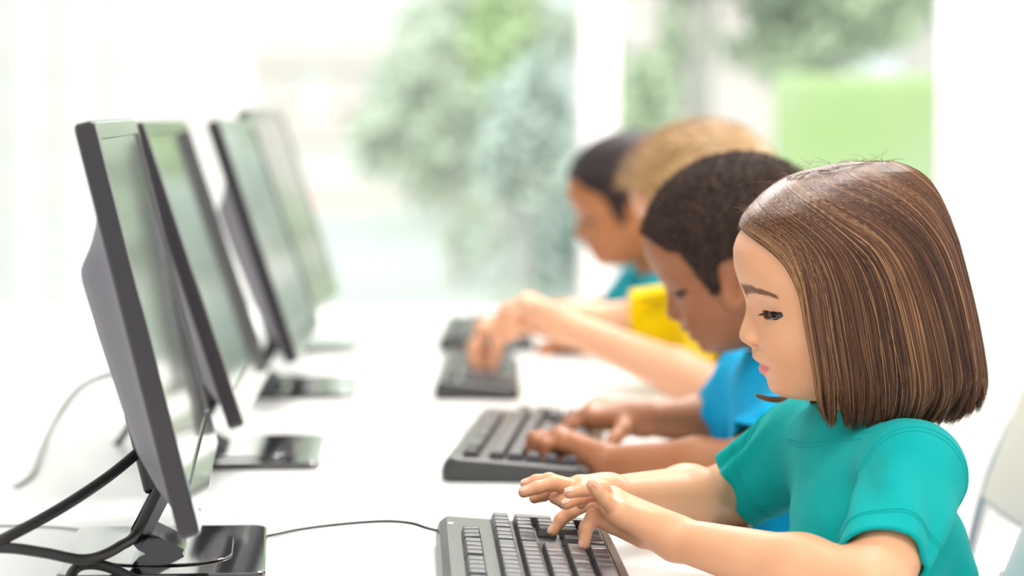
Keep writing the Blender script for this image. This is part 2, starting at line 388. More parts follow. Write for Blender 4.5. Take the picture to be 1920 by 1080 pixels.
# ------------------------------------------------------------------ monitors
def build_monitor(tilt):
    root = empty('monitor', (0, 0, 0))
    W2, H2, th = .268, .157, .016
    til = math.radians(tilt); cz = .212
    def X(p):   # panel coords (n outward, y along, v up) -> root coords
        p = np.asarray(p, float); n, y, v = p[:, 0], p[:, 1], p[:, 2]
        return np.stack([n * math.cos(til) - v * math.sin(til), y, cz + n * math.sin(til) + v * math.cos(til)], 1)
    def ring(y2, va, vb, n, r=.006, k=4):
        pts = []
        for cy, cv, a0 in ((y2 - r, vb - r, 0), (-y2 + r, vb - r, 90), (-y2 + r, va + r, 180), (y2 - r, va + r, 270)):
            for i in range(k + 1):
                a = math.radians(a0 + 90 * i / k); pts.append((n, cy + r * math.cos(a), cv + r * math.sin(a)))
        return pts
    rings = [ring(W2 - .002, -H2 + .002, H2 - .002, -th), ring(W2, -H2, H2, -th + .002), ring(W2, -H2, H2, -.003), ring(W2 - .001, -H2 + .001, H2 - .001, -.0005)]
    front = [ring(W2 - .001, -H2 + .001, H2 - .001, -.0005), ring(W2 - .003, -H2 + .003, H2 - .003, 0), ring(W2 - .017, -H2 + .034, H2 - .0145, 0, .002), ring(W2 - .018, -H2 + .035, H2 - .0155, -.0025, .002)]
    def loft(rs, cap0=False):
        m = len(rs[0]); V = sum(rs, []); Fs = []
        for a in range(len(rs) - 1):
            for k in range(m): Fs.append((a * m + k, a * m + (k + 1) % m, (a + 1) * m + (k + 1) % m, (a + 1) * m + k))
        if cap0: Fs.append(tuple(range(m - 1, -1, -1)))
        return X(V), Fs
    mesh_obj('casing', *loft(rings, True), M['bezel'], root, False)
    bz = mesh_obj('bezel', *loft(front), M['bezel_front'], root, False)
    mesh_obj('screen', X(ring(W2 - .0175, -H2 + .0345, H2 - .015, -.002, .002)), [tuple(range(20))], M['screen'], root, False)
    v, f = rbox(-.002, .002, -.004, .004, -.0015, .0015, .0005, .001)
    mesh_obj('power_button', X(v + np.array([0, -.2, -H2 + .010])), f, M['legend'], bz, False)
    # rear housing as a relief over the back plate
    prof = ([0, .12, .18, .24, .29, .335, .36, .5, .8, .9, .96, 1], [0, 0, .002, .007, .016, .027, .029, .0275, .021, .012, .003, 0])
    V, Fs = [], []; ny, nv = 41, 60
    for i in range(nv):
        fr_ = .1 + .88 * i / (nv - 1); dep = np.interp(fr_, *prof)
        for j in range(ny):
            y = -.256 + .512 * j / (ny - 1); s = min(1, max(0, (.256 - abs(y)) / .06)); s = s * s * (3 - 2 * s)
            V.append((-th - dep * s + .0008, y, H2 - fr_ * 2 * H2))
    for i in range(nv - 1):
        for j in range(ny - 1): Fs.append((i * ny + j, i * ny + j + 1, (i + 1) * ny + j + 1, (i + 1) * ny + j))
    hs = mesh_obj('rear_housing', X(V), Fs, M['housing'], root, True)
    # vents
    vs = []
    for k in range(14):
        vs.append(rbox(-.0008, .0008, -.09, .09, -.0012, .0012, .0003, .0005))
        vs[-1] = (vs[-1][0] + np.array([-th - .0285, 0, H2 * .26 - k * .005]), vs[-1][1])
    vv, ff = join(vs); mesh_obj('vent', X(vv), ff, M['bezel'], hs, False)
    # bracket and cranked neck
    v, f = rbox(-.030, 0, -.040, .040, -.050, .02, .004, .006)
    mesh_obj('bracket', X(v + np.array([-th - .006, 0, -H2 * .62])), f, M['bezel'], root, False)
    def strip(pts, y2, t):
        pts = np.asarray(pts, float); d = np.gradient(pts, axis=0); d /= np.linalg.norm(d, axis=1, keepdims=True); nn = np.stack([-d[:, 1], d[:, 0]], 1)
        V, Fs = [], []
        for p, q in zip(pts, nn):
            for s, yy in ((-1, -y2), (1, -y2), (1, y2), (-1, y2)):
                V.append((p[0] + s * q[0] * t, yy, p[1] + s * q[1] * t))
        for i in range(len(pts) - 1):
            for k in range(4): Fs.append((i * 4 + k, i * 4 + (k + 1) % 4, i * 4 + 4 + (k + 1) % 4, i * 4 + 4 + k))
        Fs.append((3, 2, 1, 0)); n = 4 * (len(pts) - 1); Fs.append((n, n + 1, n + 2, n + 3)); return V, Fs
    mesh_obj('neck', *strip([(.010, .085), (-.002, .056), (-.0175, .026), (-.0185, .022), (-.0155, .019), (.014, .004)], .034, .0085), M['gloss'], root, False)
    mesh_obj('base', *rbox(-.092, .073, -.123, .123, 0, .007, .0025, .016, 8), M['gloss'], root, False)
    v, f = rbox(-.07, .045, -.085, .085, .007, .0085, .0007, .05, 12)
    mesh_obj('base_inlay', v, f, M['gloss'], root, False)
    return root
def copy_tree(o, parent=None):
    c = o.copy(); COL.objects.link(c)
    if parent: c.parent = parent
    for ch in o.children: copy_tree(ch, c)
    return c
MONS = [(-.289, 2.18, 5.0, 'black monitor on the desk nearest the camera, its grey rear housing showing'),
        (-.323, 2.83, 2.6, 'second black monitor along the desk, between the nearest one and the third'),
        (-.318, 3.50, 1.2, 'third black monitor along the desk, its screen edge-on'),
        (-.341, 4.14, -.6, 'last black monitor of the row, at the far end by the window')]
for i, (x, y, yaw, lab) in enumerate(MONS):
    if i == 0: o = build_monitor(14.2)
    elif i == 1: o = mon = build_monitor(18.4)      # the other three lean back further
    else: o = copy_tree(mon)
    o.location = (x, y, DZ + .0004); o.rotation_euler = (0, 0, math.radians(yaw))
    if i == 3: o.scale = (1, 1, 1.04)
    for ch in o.children:      # the stands are pulled out by different amounts
        if ch.name.startswith('base'): ch.location.x = (.012, .045, .040, .032)[i]
    tag(o, lab, 'monitor', 'monitors in a row on the desk')

# ------------------------------------------------------------------ keyboards
def keylist():
    U = .0188; ks = []
    rowb = [.0280, .0545, .0730, .0912, .1095, .1277]
    def add(u, row, wu=1.0, tall=1): ks.append((u * U, rowb[row], wu * U, tall))
    add(0, 0)
    for g in (2, 6.5, 11):
        for k in range(4): add(g + k, 0)
    for k in range(13): add(k, 1)
    add(13, 1, 2)
    add(0, 2, 1.5); [add(1.5 + k, 2) for k in range(12)]; add(13.5, 2, 1.5)
    add(0, 3, 1.75); [add(1.75 + k, 3) for k in range(11)]; add(12.75, 3, 2.25)
    add(0, 4, 2.25); [add(2.25 + k, 4) for k in range(10)]; add(12.25, 4, 2.75)
    for u, w_ in ((0, 1.25), (1.25, 1.25), (2.5, 1.25), (3.75, 6.25), (10, 1.25), (11.25, 1.25), (12.5, 1.25), (13.75, 1.25)): add(u, 5, w_)
    for r_ in (1, 2): [add(15.25 + k, r_) for k in range(3)]
    add(16.25, 4); [add(15.25 + k, 5) for k in range(3)]
    [add(18.5 + k, 1) for k in range(4)]; [add(18.5 + k, 2) for k in range(3)]; add(21.5, 2, 1, 2)
    [add(18.5 + k, 3) for k in range(3)]; [add(18.5 + k, 4) for k in range(3)]; add(21.5, 4, 1, 2); add(18.5, 5, 2); add(20.5, 5)
    [add(15.25 + k, 0) for k in range(3)]
    return ks
KL = .455; KW = .150
def kb_z(b): return .0245 - .010 * b / KW       # deck height, back edge higher
KEYMESH = {}
def key_geo(wl, tall):
    k = (round(wl, 4), tall)
    wx = .0158 + (.018 if tall == 2 else 0)
    V, Fs = [], []
    for ins, z in ((0, 0), (0, .0015), (.0016, .0068), (.0021, .0074), (.0030, .0076)):
        for sx, sy in ((0, 0), (1, 0), (1, 1), (0, 1)):
            x_ = -.0079 + sx * wx + (ins if sx == 0 else -ins); y_ = .0011 + sy * (wl - .0022) + (ins if sy == 0 else -ins)
            V.append((x_, y_, z))
    for a in range(4):
        for q in range(4): Fs.append((a * 4 + q, a * 4 + (q + 1) % 4, a * 4 + 4 + (q + 1) % 4, a * 4 + 4 + q))
    Fs.append((16, 17, 18, 19)); return np.array(V), Fs
def keyboard(loc, yaw, label, detailed=True, scale_w=1.0):
    root = empty('keyboard', loc, math.radians(yaw))
    # body: plan-rounded wedge; rows of cross-section along its length
    prof = [(0, .004), (.0, .012), (.003, .020), (.009, .0248), (.1385, .0150), (.1392, .0158), (.1465, .0118), (.150, .006), (.149, .001), (.004, .001)]
    V, Fs = [], []; ys = [(-KL / 2, .010), (-KL / 2 + .0012, .005), (-KL / 2 + .004, .001), (-KL / 2 + .008, 0), (0, 0), (KL / 2 - .012, 0), (KL / 2 - .006, .003), (KL / 2 - .002, .008), (KL / 2, .014)]
    for y_, ins in ys:
        for b, z_ in prof:
            bb = b + ins * (1 - 2 * b / KW); V.append(((bb - KW / 2), y_, max(.001, z_ - ins * .25)))
    m = len(prof)
    for a in range(len(ys) - 1):
        for k in range(m): Fs.append((a * m + k, a * m + m + k, a * m + m + (k + 1) % m, a * m + (k + 1) % m))
    Fs.append(tuple(range(m))); Fs.append(tuple((len(ys) - 1) * m + k for k in range(m - 1, -1, -1)))
    mesh_obj('case', V, Fs, M['kb'], root, False)
    # dark key wells
    w_ = []
    for (b0, b1, u0, u1) in ((.019, .037, 0, .338), (.0455, .1370, 0, .2835), (.0455, .1370, .2855, .3445), (.0455, .1370, .3465, .4255)):
        v, f = box(b0 - KW / 2, b1 - KW / 2, u0 - KL / 2 + .014, u1 - KL / 2 + .0165, 0, .0012)
        v[:, 2] += kb_z(v[:, 0] + KW / 2) - .0005; w_.append((v, f))
    wv, wf = join(w_); mesh_obj('key_well', wv, wf, M['bezel'], root, False)
    v, f = box(-KW / 2 + .010, -KW / 2 + .0145, KL / 2 - .055, KL / 2 - .047, .0240, .0252)
    mesh_obj('logo', v, f, M['legend'], root, False)
    rest = []
    for i, (u, b, wl, tall) in enumerate(keylist()):
        v, f = key_geo(wl, tall); off = np.array([b - KW / 2, u - KL / 2 + .0155, kb_z(b) + .0004])
        if detailed and i < 100:
            k = (round(wl, 4), tall)
            if k not in KEYMESH:
                o = mesh_obj('key', v, f, M['key'], root, False); KEYMESH[k] = o.data
            else:
                o = bpy.data.objects.new('key', KEYMESH[k]); COL.objects.link(o); o.parent = root
            o.location = off; o.rotation_euler = (0, math.radians(3.8), 0)
        else: rest.append((v + off, f))
    v, f = join(rest); o = mesh_obj('keys', v, f, M['key'], root, False); o['kind'] = 'stuff'
    root.scale = (scale_w, 1, 1)
    tag(root, label, 'keyboard', 'keyboards along the desk')
    return root
keyboard((.018, 2.028, DZ), 2.2, 'black keyboard under the hands of the girl in the turquoise shirt')
keyboard((.020, 2.845, DZ), -4.2, 'black keyboard in front of the boy in the bright blue shirt')
keyboard((-.045, 3.60, DZ), 0, 'black keyboard under the fingers of the blond boy in yellow', False, .74)
keyboard((-.040, 4.27, DZ), 0, 'black keyboard farthest along the desk, partly hidden by blurred hands', False)

# ------------------------------------------------------------------ cables
def cable(pts, r, m, label, name='cable', cat='cable', group=None):
    o = mesh_obj(name, *tube(catmull(pts, 14), r, 12), m); tag(o, label, cat, group); return o
cable([P(300, 912, 2.13), P(255, 1000, 2.12), P(225, 1024, 2.08), P(190, 1042, 2.04), P(150, 1049, 2.0), P(80, 1036, 1.98), P(0, 1027, 1.96), P(-120, 1035, 1.94)], .0042, M['cable'], 'thick black cable sagging from the nearest monitor in a low curve')
cable([P(285, 830, 2.15), P(262, 846, 2.13), P(200, 896, 2.08), P(110, 955, 2.02), P(0, 1014, 1.96), P(-130, 1075, 1.92)], .0044, M['cable'], 'thick black cable running straight down from behind the nearest monitor')
cable([P(120, 1110, 2.0), P(140, 1068, 2.02), P(168, 1058, 2.04), P(205, 1064, 2.05), P(250, 1085, 2.05), P(320, 1110, 2.03)], .0042, M['cable'], 'black cable looping over the glossy base of the nearest monitor')
cable([np.array([-.055, 2.2, .697])] + [P(*q) for q in ((800, 990, 2.24), (770, 981, 2.25), (720, 977.5, 2.28), (640, 983, 2.31), (560, 993, 2.31), (500, 1005, 2.27), (430, 1012, 2.25))], .0013, M['cable'], 'thin black cord leading from the nearest keyboard to the nearest monitor')
cable([P(*q) for q in ((262, 1000, 2.30), (220, 1002, 2.29), (110, 990, 2.33), (0, 986, 2.34), (-100, 985, 2.34))], .0016, M['grey_cable'], 'thin grey cord lying on the desk behind the nearest monitor')
cable([P(*q) for q in ((245, 700, 2.80), (200, 704, 2.83), (150, 728, 2.90), (110, 780, 2.92), (80, 840, 2.82), (60, 890, 2.66), (30, 915, 2.58))], .0035, M['grey_cable'], 'pale grey cable arching behind the second monitor')
cable([np.array([-.05, 3.0, .69]), P(850, 795, 3.11), P(780, 803, 3.06), P(700, 812, 3.02), P(620, 822, 2.97), P(560, 835, 2.91)], .0013, M['grey_cable'], 'thin pale cord from the second keyboard towards the second monitor')
vg = empty('video_plug', P(384, 651, 2.92))
mesh_obj('shell', *rbox(-.010, .014, -.016, .016, -.005, .005, .002, .003), M['blue'], vg)
mesh_obj('cord', *tube(catmull([(-.008, 0, 0), (-.05, 0, -.02), (-.1, .0, -.11), (-.16, 0, -.118)], 10), .0038, 10), M['cable'], vg)
tag(vg, 'blue video plug behind the second monitor', 'plug')

# ------------------------------------------------------------------ implicit surfaces for bodies, hair caps and clothes
def smin(a, b, k):
    h = np.clip(.5 + .5 * (b - a) / k, 0, 1); return b + (a - b) * h - k * h * (1 - h)
def smax(a, b, k): return -smin(-a, -b, k)
def cone(a, b, ra, rb, s=None):
    a = np.asarray(a, float); b = np.asarray(b, float); d = b - a; L2 = d @ d + 1e-12
    def f(p):
        q = p - a; t = np.clip(q @ d / L2, 0, 1); return np.linalg.norm(q - t[:, None] * d, axis=1) - (ra + (rb - ra) * t)
    return f
def ell(c, r, R=None):
    c = np.asarray(c, float); r = np.asarray(r, float)
    def f(p):
        q = p - c
        if R is not None: q = q @ R
        k0 = np.linalg.norm(q / r, axis=1); k1 = np.linalg.norm(q / (r * r), axis=1) + 1e-9
        return k0 * (k0 - 1) / k1
    return f
class SDF:
    def __init__(s, adds, posts=(), L=1.35): s.adds = adds; s.posts = posts; s.L = L
    def union(s, p, idx=None):
        d = None
        for i, (f, k) in enumerate(s.adds):
            if idx is not None and i not in idx: continue
            v = f(p); d = v if d is None else smin(d, v, k)
        return d
    def __call__(s, p, idx=None):
        d = s.union(p, idx)
        for g in s.posts: d = g(d, p)
        return d
    def binned(s, p, B):
        """value at many points, dropping shapes too far away to matter"""
        key = np.floor(p / B).astype(np.int64); uk, inv = np.unique(key, axis=0, return_inverse=True); inv = inv.ravel()
        order = np.argsort(inv, kind='stable'); bounds = np.searchsorted(inv[order], np.arange(len(uk) + 1))
        cen = (uk + .5) * B; r = B * .87
        Fm = np.stack([f(cen) for f, k in s.adds]); ks = np.array([k for f, k in s.adds])
        lo = Fm.min(0); out = np.empty(len(p))
        for i in range(len(uk)):
            idx = set(np.nonzero(Fm[:, i] < lo[i] + 2 * r * s.L + ks * 1.2 + .002)[0])
            q = order[bounds[i]:bounds[i + 1]]; out[q] = s(p[q], idx)
        return out
    def mesh(s, lo, hi, h, newton=2):
        lo = np.asarray(lo, float); n = np.ceil((np.asarray(hi) - lo) / h).astype(int) + 1; Bk = 10
        n = ((n + Bk - 1) // Bk) * Bk; nb = n // Bk
        bi = np.stack(np.meshgrid(*[np.arange(k) for k in nb], indexing='ij'), -1).reshape(-1, 3)
        cen = lo + (bi * Bk + (Bk - 1) / 2) * h
        dc = s.binned(cen, .08); near = np.abs(dc) < Bk * h * .87 * s.L + 2.5 * h
        sg = np.where(dc < 0, -1.0, 1.0).astype(np.float32)
        D = np.repeat(np.repeat(np.repeat(sg.reshape(nb), Bk, 0), Bk, 1), Bk, 2)
        loc = np.stack(np.meshgrid(*[np.arange(Bk)] * 3, indexing='ij'), -1).reshape(-1, 3)
        sel = bi[near]
        for c in range(0, len(sel), 1500):
            ijk = (sel[c:c + 1500, None, :] * Bk + loc[None]).reshape(-1, 3)
            D[ijk[:, 0], ijk[:, 1], ijk[:, 2]] = s.binned(lo + ijk * h, Bk * h * 4)
        S = D < 0
        cnt = np.zeros(tuple(k - 1 for k in D.shape), np.uint8)
        sl = lambda d, ax: slice(d, D.shape[ax] - 1 + d)
        for a in (0, 1):
            for b in (0, 1):
                for c in (0, 1): cnt += S[sl(a, 0), sl(b, 1), sl(c, 2)]
        act = np.argwhere((cnt > 0) & (cnt < 8)); ids = np.full(cnt.shape, -1, np.int32); ids[act[:, 0], act[:, 1], act[:, 2]] = np.arange(len(act))
        acc = np.zeros((len(act), 3)); num = np.zeros(len(act))
        co = [(a, b, c) for a in (0, 1) for b in (0, 1) for c in (0, 1)]
        val = {o: D[act[:, 0] + o[0], act[:, 1] + o[1], act[:, 2] + o[2]].astype(float) for o in co}
        for o in co:
            for ax in range(3):
                if o[ax]: continue
                q = list(o); q[ax] = 1; q = tuple(q); v0, v1 = val[o], val[q]; m = (v0 < 0) != (v1 < 0)
                t = np.where(m, v0 / np.where(m, v0 - v1, 1), 0)
                e = np.array(o, float)[None] + np.zeros((len(act), 3)); e[:, ax] += t
                acc += e * m[:, None]; num += m
        V = lo + (act + acc / num[:, None]) * h
        quads = []
        for ax in range(3):
            b, c = (ax + 1) % 3, (ax + 2) % 3
            s0 = [slice(None)] * 3; s1 = [slice(None)] * 3; s0[ax] = slice(0, -1); s1[ax] = slice(1, None)
            A, Bv = S[tuple(s0)], S[tuple(s1)]; E = np.argwhere(A != Bv)
            ok = np.ones(len(E), bool)
            for d in (b, c): ok &= (E[:, d] > 0) & (E[:, d] < D.shape[d] - 1)
            E = E[ok]; flip = A[E[:, 0], E[:, 1], E[:, 2]]
            def cell(db, dc_):
                q = E.copy(); q[:, b] -= db; q[:, c] -= dc_; return ids[q[:, 0], q[:, 1], q[:, 2]]
            Q = np.stack([cell(1, 1), cell(0, 1), cell(0, 0), cell(1, 0)], 1)
            Q[~flip] = Q[~flip][:, ::-1]; quads.append(Q[(Q >= 0).all(1)])
        Q = np.concatenate(quads)
        for _ in range(newton):
            e = h * .4; B = Bk * h * 3
            f0 = s.binned(V, B); g = np.stack([s.binned(V + np.eye(3)[i] * e, B) - f0 for i in range(3)], 1) / e
            st = -f0[:, None] * g / (np.sum(g * g, 1, keepdims=True) + 1e-6); ln = np.linalg.norm(st, axis=1, keepdims=True)
            V = V + st * np.minimum(1, h * .6 / (ln + 1e-12))
        return V, Q

# ------------------------------------------------------------------ head, in its own frame: u forward, y sideways, v up (metres)
SP = 2236.0
def tab(rows, sm=.0012):
    r = np.array(rows, float); v = (520 - r[:, 0]) / SP; o = np.argsort(v); v = v[o]; x = r[o, 1]
    g = np.arange(-.16, .16, .0004); y = np.interp(g, v, x)
    k = max(1, int(3 * sm / .0004)); ker = np.exp(-.5 * (np.arange(-k, k + 1) * .0004 / sm) ** 2); ker /= ker.sum()
    y = np.convolve(np.pad(y, k, mode='edge'), ker, 'valid'); return lambda q: np.interp(q, g, y)
ux = lambda x: (1600 - x) / SP
prof_t = tab([(400, ux(1420)), (420, ux(1405)), (440, ux(1395)), (467, ux(1388.5)), (500, ux(1390)), (520, ux(1395)), (535, ux(1400)), (548, ux(1404)), (560, ux(1405)), (575, ux(1403)), (590, ux(1398)), (605, ux(1392)), (618, ux(1388)), (628, ux(1386)), (636, ux(1388)), (642, ux(1394)), (647, ux(1403)), (650, ux(1409)), (656, ux(1411)), (663, ux(1411)), (668, ux(1410.5)), (673, ux(1413)), (678, ux(1420)), (683, ux(1427.5)), (687, ux(1423.5)), (693, ux(1422.5)), (699, ux(1426)), (704, ux(1433)), (710, ux(1438)), (718, ux(1439)), (728, ux(1442)), (736, ux(1448)), (742, ux(1456)), (748, ux(1470)), (760, ux(1500))], .0007)
base_t = tab([(400, ux(1420)), (420, ux(1405)), (440, ux(1395)), (467, ux(1388.5)), (500, ux(1390)), (520, ux(1396)), (540, ux(1405)), (560, ux(1413)), (600, ux(1418)), (640, ux(1421)), (660, ux(1424)), (680, ux(1433)), (700, ux(1438)), (718, ux(1440)), (728, ux(1442)), (736, ux(1448)), (742, ux(1456)), (748, ux(1470)), (760, ux(1500))], .0014)
back_t = tab([(330, ux(1680)), (360, ux(1720)), (400, ux(1750)), (450, ux(1768)), (500, ux(1776)), (550, ux(1771)), (600, ux(1752)), (650, ux(1722)), (700, ux(1690)), (730, ux(1670)), (760, ux(1650))], .010)
wid_t = tab([(380, .066), (420, .070), (467, .072), (520, .0725), (560, .0715), (590, .0705), (620, .068), (650, .063), (680, .056), (705, .049), (725, .041), (740, .031), (750, .020), (760, .012)], .004)
sig_t = tab([(545, .013), (560, .0075), (580, .0060), (600, .0070), (620, .0100), (636, .0125), (645, .011), (652, .009), (658, .019), (670, .023), (685, .021), (700, .020), (712, .018)], .0015)
EYE_C = (ux(1464.0), .0305, (520 - 580) / SP)
def vz(py): return (520 - py) / SP
def head_raw(q, ear_shift=0):
    u, y, v = q[:, 0], q[:, 1], q[:, 2]; ay = np.abs(y)
    P_ = prof_t(v) - base_t(v); sg = sig_t(v); fall = np.exp(-(ay / sg) ** 2)
    uu = u - P_ * np.where(P_ > 0, fall, np.exp(-(ay / .02) ** 2))
    # sockets, cheeks
    uu = uu + .0072 * np.exp(-((ay - .032) / .0140) ** 2 - ((v - vz(577)) / .0105) ** 2)
    uu = uu - .0028 * np.exp(-((ay - .034) / .017) ** 2 - ((v - vz(640)) / .020) ** 2)
    fb, bb = base_t(v), back_t(v); c = np.minimum((fb + bb) / 2, fb - .045); a = np.where(uu > c, fb - c, c - bb); wd = wid_t(v)
    n = 2.15
    g = ((np.abs(uu - c) / a) ** n + (ay / wd) ** n) ** (1 / n)
    face = (g - 1) * np.minimum(a, wd) * .92
    face = smax(face, v - vz(440), .02); face = smax(face, vz(750) - v, .010)
    cr = ell((ux(1591), 0, vz(472)), (.0890, .0735, .0705))(q)
    d = smin(face, cr, .024)
    # nose wings, nostrils
    Y = np.stack([u, ay, v], 1)
    wing = ell((ux(1414), .0108, vz(634)), (.0088, .0050, .0062))(Y); d = smin(d, wing, .0022)
    d = smax(d, -cone((ux(1403), .0100, vz(641.5)), (ux(1416), .0128, vz(646.0)), .0020, .0018)(Y), .0008)
    # eyeball lids with an opening
    r = np.linalg.norm(Y - np.array(EYE_C), axis=1); lid = r - .0140
    du, dv = Y[:, 0] - EYE_C[0], v - EYE_C[2]
    up = (vz(577.5) - v) + .0            # below the upper lash line
    low = v - (vz(593) + (ux(1447) - u) * -.0 + np.clip(ux(1446) - u, 0, 1) * .66)  # above the sloping lower lid
    cut = np.minimum(up, low); lid = smax(lid, smin(cut, .0005 + 0 * cut, .0008), .0006)
    d = smin(d, lid, .0022)
    # lid opening also bites into the face skin around it
    slit = smax(smax(-up, -low, .0004), r - .0185, .0004); slit = np.maximum(slit, -(du + .0040))
    d = smax(d, -slit, .0005)
    # crease over the lid
    d = d + .0007 * np.exp(-((v - vz(562) + (u - ux(1432)) * .1) / .0009) ** 2) * np.exp(-((ay - .027) / .010) ** 2) * (u > ux(1475))
    # ears
    ca, sa = math.cos(.22), math.sin(.22)
    eu, ev = Y[:, 0] - ux(1598) - ear_shift, v - vz(592); a_, b_ = eu * ca + ev * sa, -eu * sa + ev * ca
    yo = Y[:, 1] - (.0735 - a_ * .45)
    k0 = np.sqrt((a_ / .0165) ** 2 + (b_ / .0275) ** 2 + (yo / .0045) ** 2); ear = (k0 - 1) * .0052
    kc = np.sqrt(((a_ - .002) / .0095) ** 2 + ((b_ - .002) / .017) ** 2 + ((yo - .0045) / .0058) ** 2); ear = smax(ear, -(kc - 1) * .005, .0018)
    d = smin(d, ear, .003)
    return d
def lip_nostril_mask(q):
    u, y, v = q[:, 0], np.abs(q[:, 1]), q[:, 2]; hw = .0215
    t = np.clip(y / hw, 0, 1)
    top = vz(671) - (.0062) * t ** 1.6 - .0006 * np.exp(-(y / .002) ** 2); bot = vz(704.5) + .0080 * t ** 2.4
    nm = np.exp(-((u - ux(1409)) / .0045) ** 2 - ((v - vz(643.5)) / .0016) ** 2 - ((y - .0110) / .0035) ** 2)  # nostril hollow's shade painted in with the lip colour
    m = np.clip((top - v) / .0010 + .3, 0, 1) * np.clip((v - bot) / .0012 + .3, 0, 1) * (y < hw) * (u > ux(1475))
    return np.maximum(m, .9 * nm)
class Pose:
    """places the head frame in the room"""
    def __init__(s, px, py, D, pitch=0, yaw=0, scale=1.0, ear=0.0):
        s.ear = ear
        s.o = P(px, py, D); s.s = scale; a = math.radians(pitch); b = math.radians(yaw)
        # columns: forward, side (towards camera), up.  forward is -X; pitch turns the nose down, yaw turns it away from the camera
        R = np.array([[-1, 0, 0], [0, -1, 0], [0, 0, 1.0]]).T
        Rp = np.array([[math.cos(a), 0, math.sin(a)], [0, 1, 0], [-math.sin(a), 0, math.cos(a)]])   # in (u,y,v)
        Ry = np.array([[math.cos(b), math.sin(b), 0], [-math.sin(b), math.cos(b), 0], [0, 0, 1.0]])
        s.M = R @ Ry @ Rp
    def w(s, q): return s.o + (np.atleast_2d(q) * s.s) @ s.M.T
    def l(s, p): return ((p - s.o) @ s.M) / s.s
    def head(s, **k): return lambda p: s._h(p, k)
    def _h(s, p, k):
        q = s.l(p); far = np.linalg.norm(q + np.array([0, 0, .02]), axis=1) - .125
        d = far.copy() ; m = far < .03
        if m.any(): d[m] = head_raw(q[m], s.ear)
        d[~m] = np.maximum(d[~m], .02)
        return d * s.s
def W3(x): return np.asarray(x, float)
def lerp(a, b, t): return W3(a) * (1 - t) + W3(b) * t
def finger(pts, r0, r1):
    out = []; n = len(pts) - 1
    for i in range(n):
        out.append((cone(pts[i], pts[i + 1], r0 + (r1 - r0) * i / n, r0 + (r1 - r0) * (i + 1) / n), .0022))
    return out
def hand(wrist, mcps, fingers, thumb, rp=.0105, rf=(.0058, .0046), rw=.0155, thick=.0105):
    """fingers: list of joint chains starting at the knuckles; palm webs wrist and knuckles"""
    out = [(cone(wrist, m, rw * .86, rp), .010) for m in mcps]
    for a, b in zip(mcps[:-1], mcps[1:]): out.append((cone(a, b, rp * .86, rp * .86), .006))
    cen = sum(map(W3, mcps)) / len(mcps); out.append((cone(lerp(wrist, cen, .25), lerp(wrist, cen, .75), rw * .8, rp * 1.05), .008))
    for ch in fingers: out += finger(ch, *rf)
    tr = rf[0] * 1.2
    out.append((cone(thumb[0], thumb[1], tr * 1.35, tr), .007)); out += finger(thumb[1:], tr, rf[1] * 1.08)
    return out

